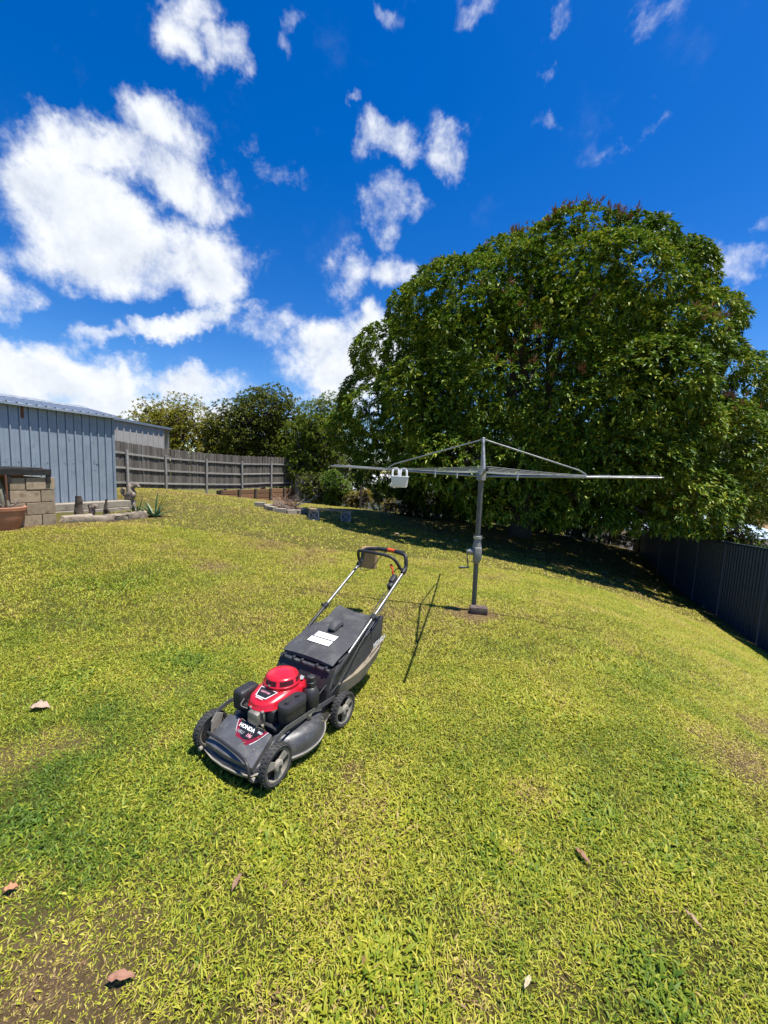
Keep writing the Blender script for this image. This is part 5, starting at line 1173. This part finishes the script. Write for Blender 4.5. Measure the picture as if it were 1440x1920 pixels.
    bmesh.ops.subdivide_edges(b.bm, edges=b.bm.edges[:], cuts=1, use_grid_fill=True); crinkle(b, 0.010, 11); b.build('catcher_base', m_dust, bag, smooth=True, angle=60)
    MB().tube([(0.0, 0.80, 0.462), (0.0, 0.83, 0.482), (0.0, 0.885, 0.485), (0.0, 0.91, 0.462)], [0.03, 0.036, 0.03, 0.02], 10, smooth_n=4).build('lift_handle', m_cloth, flap, smooth=True)
    fl = Vector((0, 0.26, 0.057)).normalized()
    def label(y0, y1, x0, x1, nm):
        zt = lambda y: 0.398 + (y - 0.60) * 0.229 + 0.0165; b = MB(); b.poly([(x0, y0, zt(y0)), (x1, y0, zt(y0)), (x1, y1, zt(y1)), (x0, y1, zt(y1))], (0, 0, 0.001)); return b.build(nm, m_label, flap)
    label(0.655, 0.705, -0.095, 0.085, 'sticker'); label(0.713, 0.765, -0.085, 0.085, 'sticker')
    zt = lambda y: 0.398 + (y - 0.60) * 0.229 + 0.0165
    b = MB(); b.box((0, 0.709, zt(0.709) - 0.0002), (0.17, 0.004, 0.001)); b.build('sticker_seam', m_bprint, flap)
    for i, (x0, x1, y) in enumerate(((-0.07, -0.02, 0.690), (-0.07, 0.0, 0.682), (-0.07, -0.01, 0.674), (0.0, 0.06, 0.750), (-0.06, 0.05, 0.740), (-0.06, 0.06, 0.730))): MB().box(((x0 + x1) / 2, y, zt(y) + 0.0014), (x1 - x0, 0.0035, 0.0006), rot=(0.22, 0, 0)).build('print_line', m_gprint, flap)
    text('HONDA', 0.045, m_white, bag, (0.2235, 1.075, 0.345), (0, 1, 0.12), (0.05, -0.1, 1), 0.004, 0.002)
    # -- handle: lower black tubes, clamps, chrome upper tubes, top loop
    def hz(y): return 0.305 + (y - 0.54) * (0.80 - 0.305) / (1.50 - 0.54)
    for s in (-1, 1):
        x = s * 0.212
        MB().tube([(x, 0.545, 0.26), (x, 0.56, hz(0.56)), (x, 0.98, hz(0.98)), (x, 1.02, hz(1.02))], 0.0125, 12).build('lower_handle_tube', m_blk, t, smooth=True)
        if s > 0: MB().tube([(x + .002, 0.70, hz(.70) + .012), (x + .002, 1.0, hz(1.0) + .006)], 0.007, 8).build('cable_guide', m_chrome, t, smooth=True)
        MB().tube([(x, 0.99, hz(0.99)), (x, 1.47, hz(1.47))], 0.0118, 12).build('upper_handle_tube', m_chrome, t, smooth=True)
        MB().box((x, 1.0, hz(1.0)), (0.030, 0.05, 0.036), 0.006, rot=(0.48, 0, 0)).tube([(x + s * .01, 1.0, hz(1.0)), (x + s * .04, 1.0, hz(1.0))], 0.011, 10).build('handle_clamp', m_blk, t, smooth=True)
        flat_bar([(x, 0.46, 0.16), (x, 0.50, 0.24), (x, 0.56, 0.33), (x, 0.60, 0.35)], 0.03, 0.006).build('handle_bracket', m_apron if s > 0 else m_blk, t)
    zc = hz(1.47)
    MB().tube([(-0.212, 1.44, hz(1.44)), (-0.212, 1.49, zc + .02), (-0.205, 1.50, zc + .085), (-0.185, 1.515, zc + .115), (-0.10, 1.53, zc + .128), (0.0, 1.535, zc + .130), (0.10, 1.53, zc + .128), (0.185, 1.515, zc + .115), (0.205, 1.50, zc + .085), (0.212, 1.49, zc + .02), (0.212, 1.44, hz(1.44))], 0.0160, 12, smooth_n=5).build('top_handle', m_blk, t, smooth=True)
    MB().tube([(-0.205, 1.455, zc + .01), (-0.20, 1.42, zc + .06), (-0.19, 1.40, zc + .105), (-0.165, 1.39, zc + .125), (0.0, 1.375, zc + .128), (0.13, 1.37, zc + .118), (0.175, 1.385, zc + .085), (0.195, 1.42, zc + .03), (0.205, 1.455, zc + .0)], 0.0125, 12, smooth_n=5).build('bail_bar', m_blk, t, smooth=True)
    MB().tube([(0.02, 1.5335, zc + .1335), (0.085, 1.530, zc + .1325)], 0.0172, 12).build('red_grip_mark', m_or, t, smooth=True)
    for x0, x1 in ((-0.08, 0.015), (0.09, 0.17)): MB().tube([(x0, 1.5325, zc + .1315), (x1, 1.527 if x0 > 0 else 1.5335, zc + .1275 if x0 > 0 else zc + .1325)], 0.0182, 12).build('grip_sleeve', m_blk, t, smooth=True)
    for s in (-1, 1): MB().box((s * 0.212, 1.455, hz(1.455) + .004), (0.034, 0.060, 0.042), 0.010, rot=(0.48, 0, 0), seg=2).build('handle_joint', m_blk, t, smooth=True)
    # throttle on the right tube
    b = MB(); b.box((0.185, 1.33, hz(1.33) + .025), (0.040, 0.085, 0.05), 0.010, rot=(0.48, 0, 0), seg=2); b.box((0.188, 1.285, hz(1.285) + .006), (0.044, 0.05, 0.055), 0.012, rot=(0.48, 0, 0), seg=2); thr = b.build('throttle_box', m_blk, t, smooth=True, angle=40)
    MB().tube([(0.168, 1.355, hz(1.355) + .040), (0.160, 1.36, hz(1.36) + .080), (0.135, 1.375, hz(1.375) + .105)], [0.007, 0.008, 0.013], 8, smooth_n=3).build('throttle_lever', m_or, thr, smooth=True)
    MB().tube([(0.185, 1.27, hz(1.27) + .0), (0.190, 1.15, hz(1.15) + .02), (0.20, 0.95, hz(.95) + .02), (0.205, 0.70, hz(.7) - .01), (0.20, 0.55, 0.30), (0.19, 0.42, 0.24)], 0.004, 7, smooth_n=6).build('throttle_cable', m_blk, t, smooth=True)
    MB().tube([(0.19, 1.41, zc + .03), (0.16, 1.39, zc + .0), (0.175, 1.32, hz(1.32)), (0.225, 1.1, hz(1.1) - .02), (0.228, 0.85, hz(.85) - .02), (0.222, 0.62, 0.27), (0.21, 0.5, 0.2)], 0.004, 7, smooth_n=6).build('clutch_cable', m_blk, t, smooth=True)
    MB().tube([(-0.20, 1.42, zc + .03), (-0.16, 1.40, zc - .035), (-0.08, 1.43, zc - .02), (-0.02, 1.50, zc + .09), (0.0, 1.53, zc + .12)], 0.0035, 7, smooth_n=6).build('control_wire', m_blk, t, smooth=True)
    # dry grass clippings lying on deck, apron and catcher
    n = 170; q = RNG.random(n); xx = np.where(q < .35, RNG.uniform(-.16, .16, n), np.where(q < .75, RNG.uniform(.19, .265, n), RNG.uniform(-.19, .19, n))); yy = np.where(q < .35, RNG.uniform(-.04, .09, n), np.where(q < .75, RNG.uniform(.14, .42, n), RNG.uniform(.60, .86, n)))
    zz = np.where(q < .35, 0.116 + (yy + .058) * 0.573, np.where(q < .75, 0.158 - np.clip((np.hypot(xx - .035, yy - .275) - .17) / .085, 0, 1) ** 2 * 0.045, 0.412 + (yy - .60) * 0.229)) + 0.0045
    az = RNG.uniform(0, 6.283, n); V, F = leaf_verts(np.c_[xx, yy, zz], np.c_[np.cos(az), np.sin(az), np.zeros(n)], RNG.uniform(.008, .022, n), RNG.uniform(.0015, .003, n), 0.0, 0.0)
    tag(link('grass_clippings', np_mesh('grass_clippings', V, F, 3, pm('dry_clipping', (0.34, 0.30, 0.10), (0.24, 0.24, 0.07), 40, 0.9)), None, t), kind='stuff')
    # no grass through the deck
    ca, sa = math.cos(a), math.sin(a)
    for yy in (0.03, 0.15, 0.28, 0.42, 0.55):
        for xx in (-0.13, 0.0, 0.13): KEEP_OUT.append((ox + xx * ca - yy * sa, oy + xx * sa + yy * ca, 0.09))
mower()

# ------------------------------------------------------------------ fallen leaves and small things on the lawn
def dead_leaf(label, x, y, L, W, rz, c, curl=0.35, h=0.022, nm='fallen_leaf', tilt=(0, 0)):
    b = MB(); rows = []
    for i in range(8):
        u = i / 7; w = W * math.sin(math.pi * min(1, u * .94 + .03)) ** 1.25 * (1 + 0.18 * math.sin(23 * u + L * 90)) / 2; z = curl * L * 0.22 * math.sin(math.pi * u * 1.3) + 0.004 * math.sin(17 * u)
        rows.append([(L * (u - .5), -w, z + w * .5), (L * (u - .5), 0, z - w * .1), (L * (u - .5), w, z + w * .7 * (1 + .3 * math.sin(9 * u)))])
    b.loft(rows, cap=False, closed=False)
    m = pm('dead_leaf_%d' % len(bpy.data.materials), c, tuple(k * .72 for k in c), 30, 0.75, 0, 0.001, 80)
    o = b.build(nm, m, None, (x, y, gz(x, y) + h), (tilt[0], tilt[1], rz), smooth=True); o.modifiers.new('thick', 'SOLIDIFY').thickness = 0.0012
    tag(o, label, 'leaf', 'fallen leaves on the lawn')
LEAVES = [('curled pinkish brown fallen leaf near the bottom left', -0.753, 1.033, .085, .026, 0.22, (0.36, 0.18, 0.115)), ('pale crumpled dead leaf left of the mower', -2.09, 2.27, .11, .07, 0.35, (0.46, 0.34, 0.25)), ('narrow red brown dead leaf right of the bottom centre', 0.90, 1.50, .075, .018, -1.1, (0.33, 0.17, 0.10)), ('small brown dead leaf below the mower', -0.51, 1.335, .075, .020, 1.4, (0.30, 0.18, 0.10)), ('tiny orange brown leaf at the left edge', -1.31, 1.265, .045, .025, 0.5, (0.52, 0.24, 0.12)), ('straw coloured leaf scrap near the bottom right of centre', 0.51, 1.07, .05, .014, .8, (0.55, 0.45, 0.28)), ('thin brown twig like leaf near the right edge', 1.20, 1.28, .07, .012, -1.2, (0.36, 0.24, 0.16))]
for lb, x, y, L, W, rz, c in LEAVES: dead_leaf(lb, x, y, L, W, rz, c)

def shade_litter():
    rnd = random.Random(12); b = MB(); rows = []
    for i in range(6):
        u = i / 5; w = 0.018 * math.sin(math.pi * (u * .94 + .03)) ** 1.2; rows.append([(0.14 * (u - .5), -w, .012 * math.sin(3.1 * u) + w * .5), (0.14 * (u - .5), 0, .012 * math.sin(3.1 * u)), (0.14 * (u - .5), w, .012 * math.sin(3.1 * u) + w * .6)])
    b.bm.free(); b = MB()
    for k in range(70):
        x, y = rnd.uniform(0.3, 8.5), rnd.uniform(9.4, 13.6); m = Matrix.Translation((x, y, gz(x, y) + 0.035)) @ Euler((rnd.uniform(-.3, .3), rnd.uniform(-.3, .3), rnd.uniform(0, 6.28))).to_matrix().to_4x4() @ Matrix.Scale(rnd.uniform(.8, 1.5), 4)
        b.loft([[m @ Vector(q) for q in row] for row in rows], cap=False, closed=False)
    tag(b.build('leaf_litter', pm('pale_dead_leaf', (0.46, 0.36, 0.24), (0.32, 0.22, 0.13), 9, 0.8)), 'scattered pale dead leaves in the shade in front of the mango tree', 'leaf litter', kind='stuff')
shade_litter()
def corner_step():
    x, y = -1.00, 0.80; z = gz(x, y)
    o = MB().box((0, 0, 0), (0.5, 0.16, 0.12), 0.03, seg=3).build('timber_edging', pm('dark_brown_edging', (0.085, 0.055, 0.045), (0.13, 0.09, 0.075), 12, 0.8, 0, 0.002), None, (x - 0.10, y - 0.02, z + 0.03), (0, 0, R(-50)), smooth=True, angle=40)
    tag(o, 'dark brown rounded timber edge at the bottom left corner', 'edging')
corner_step()
build_grass()
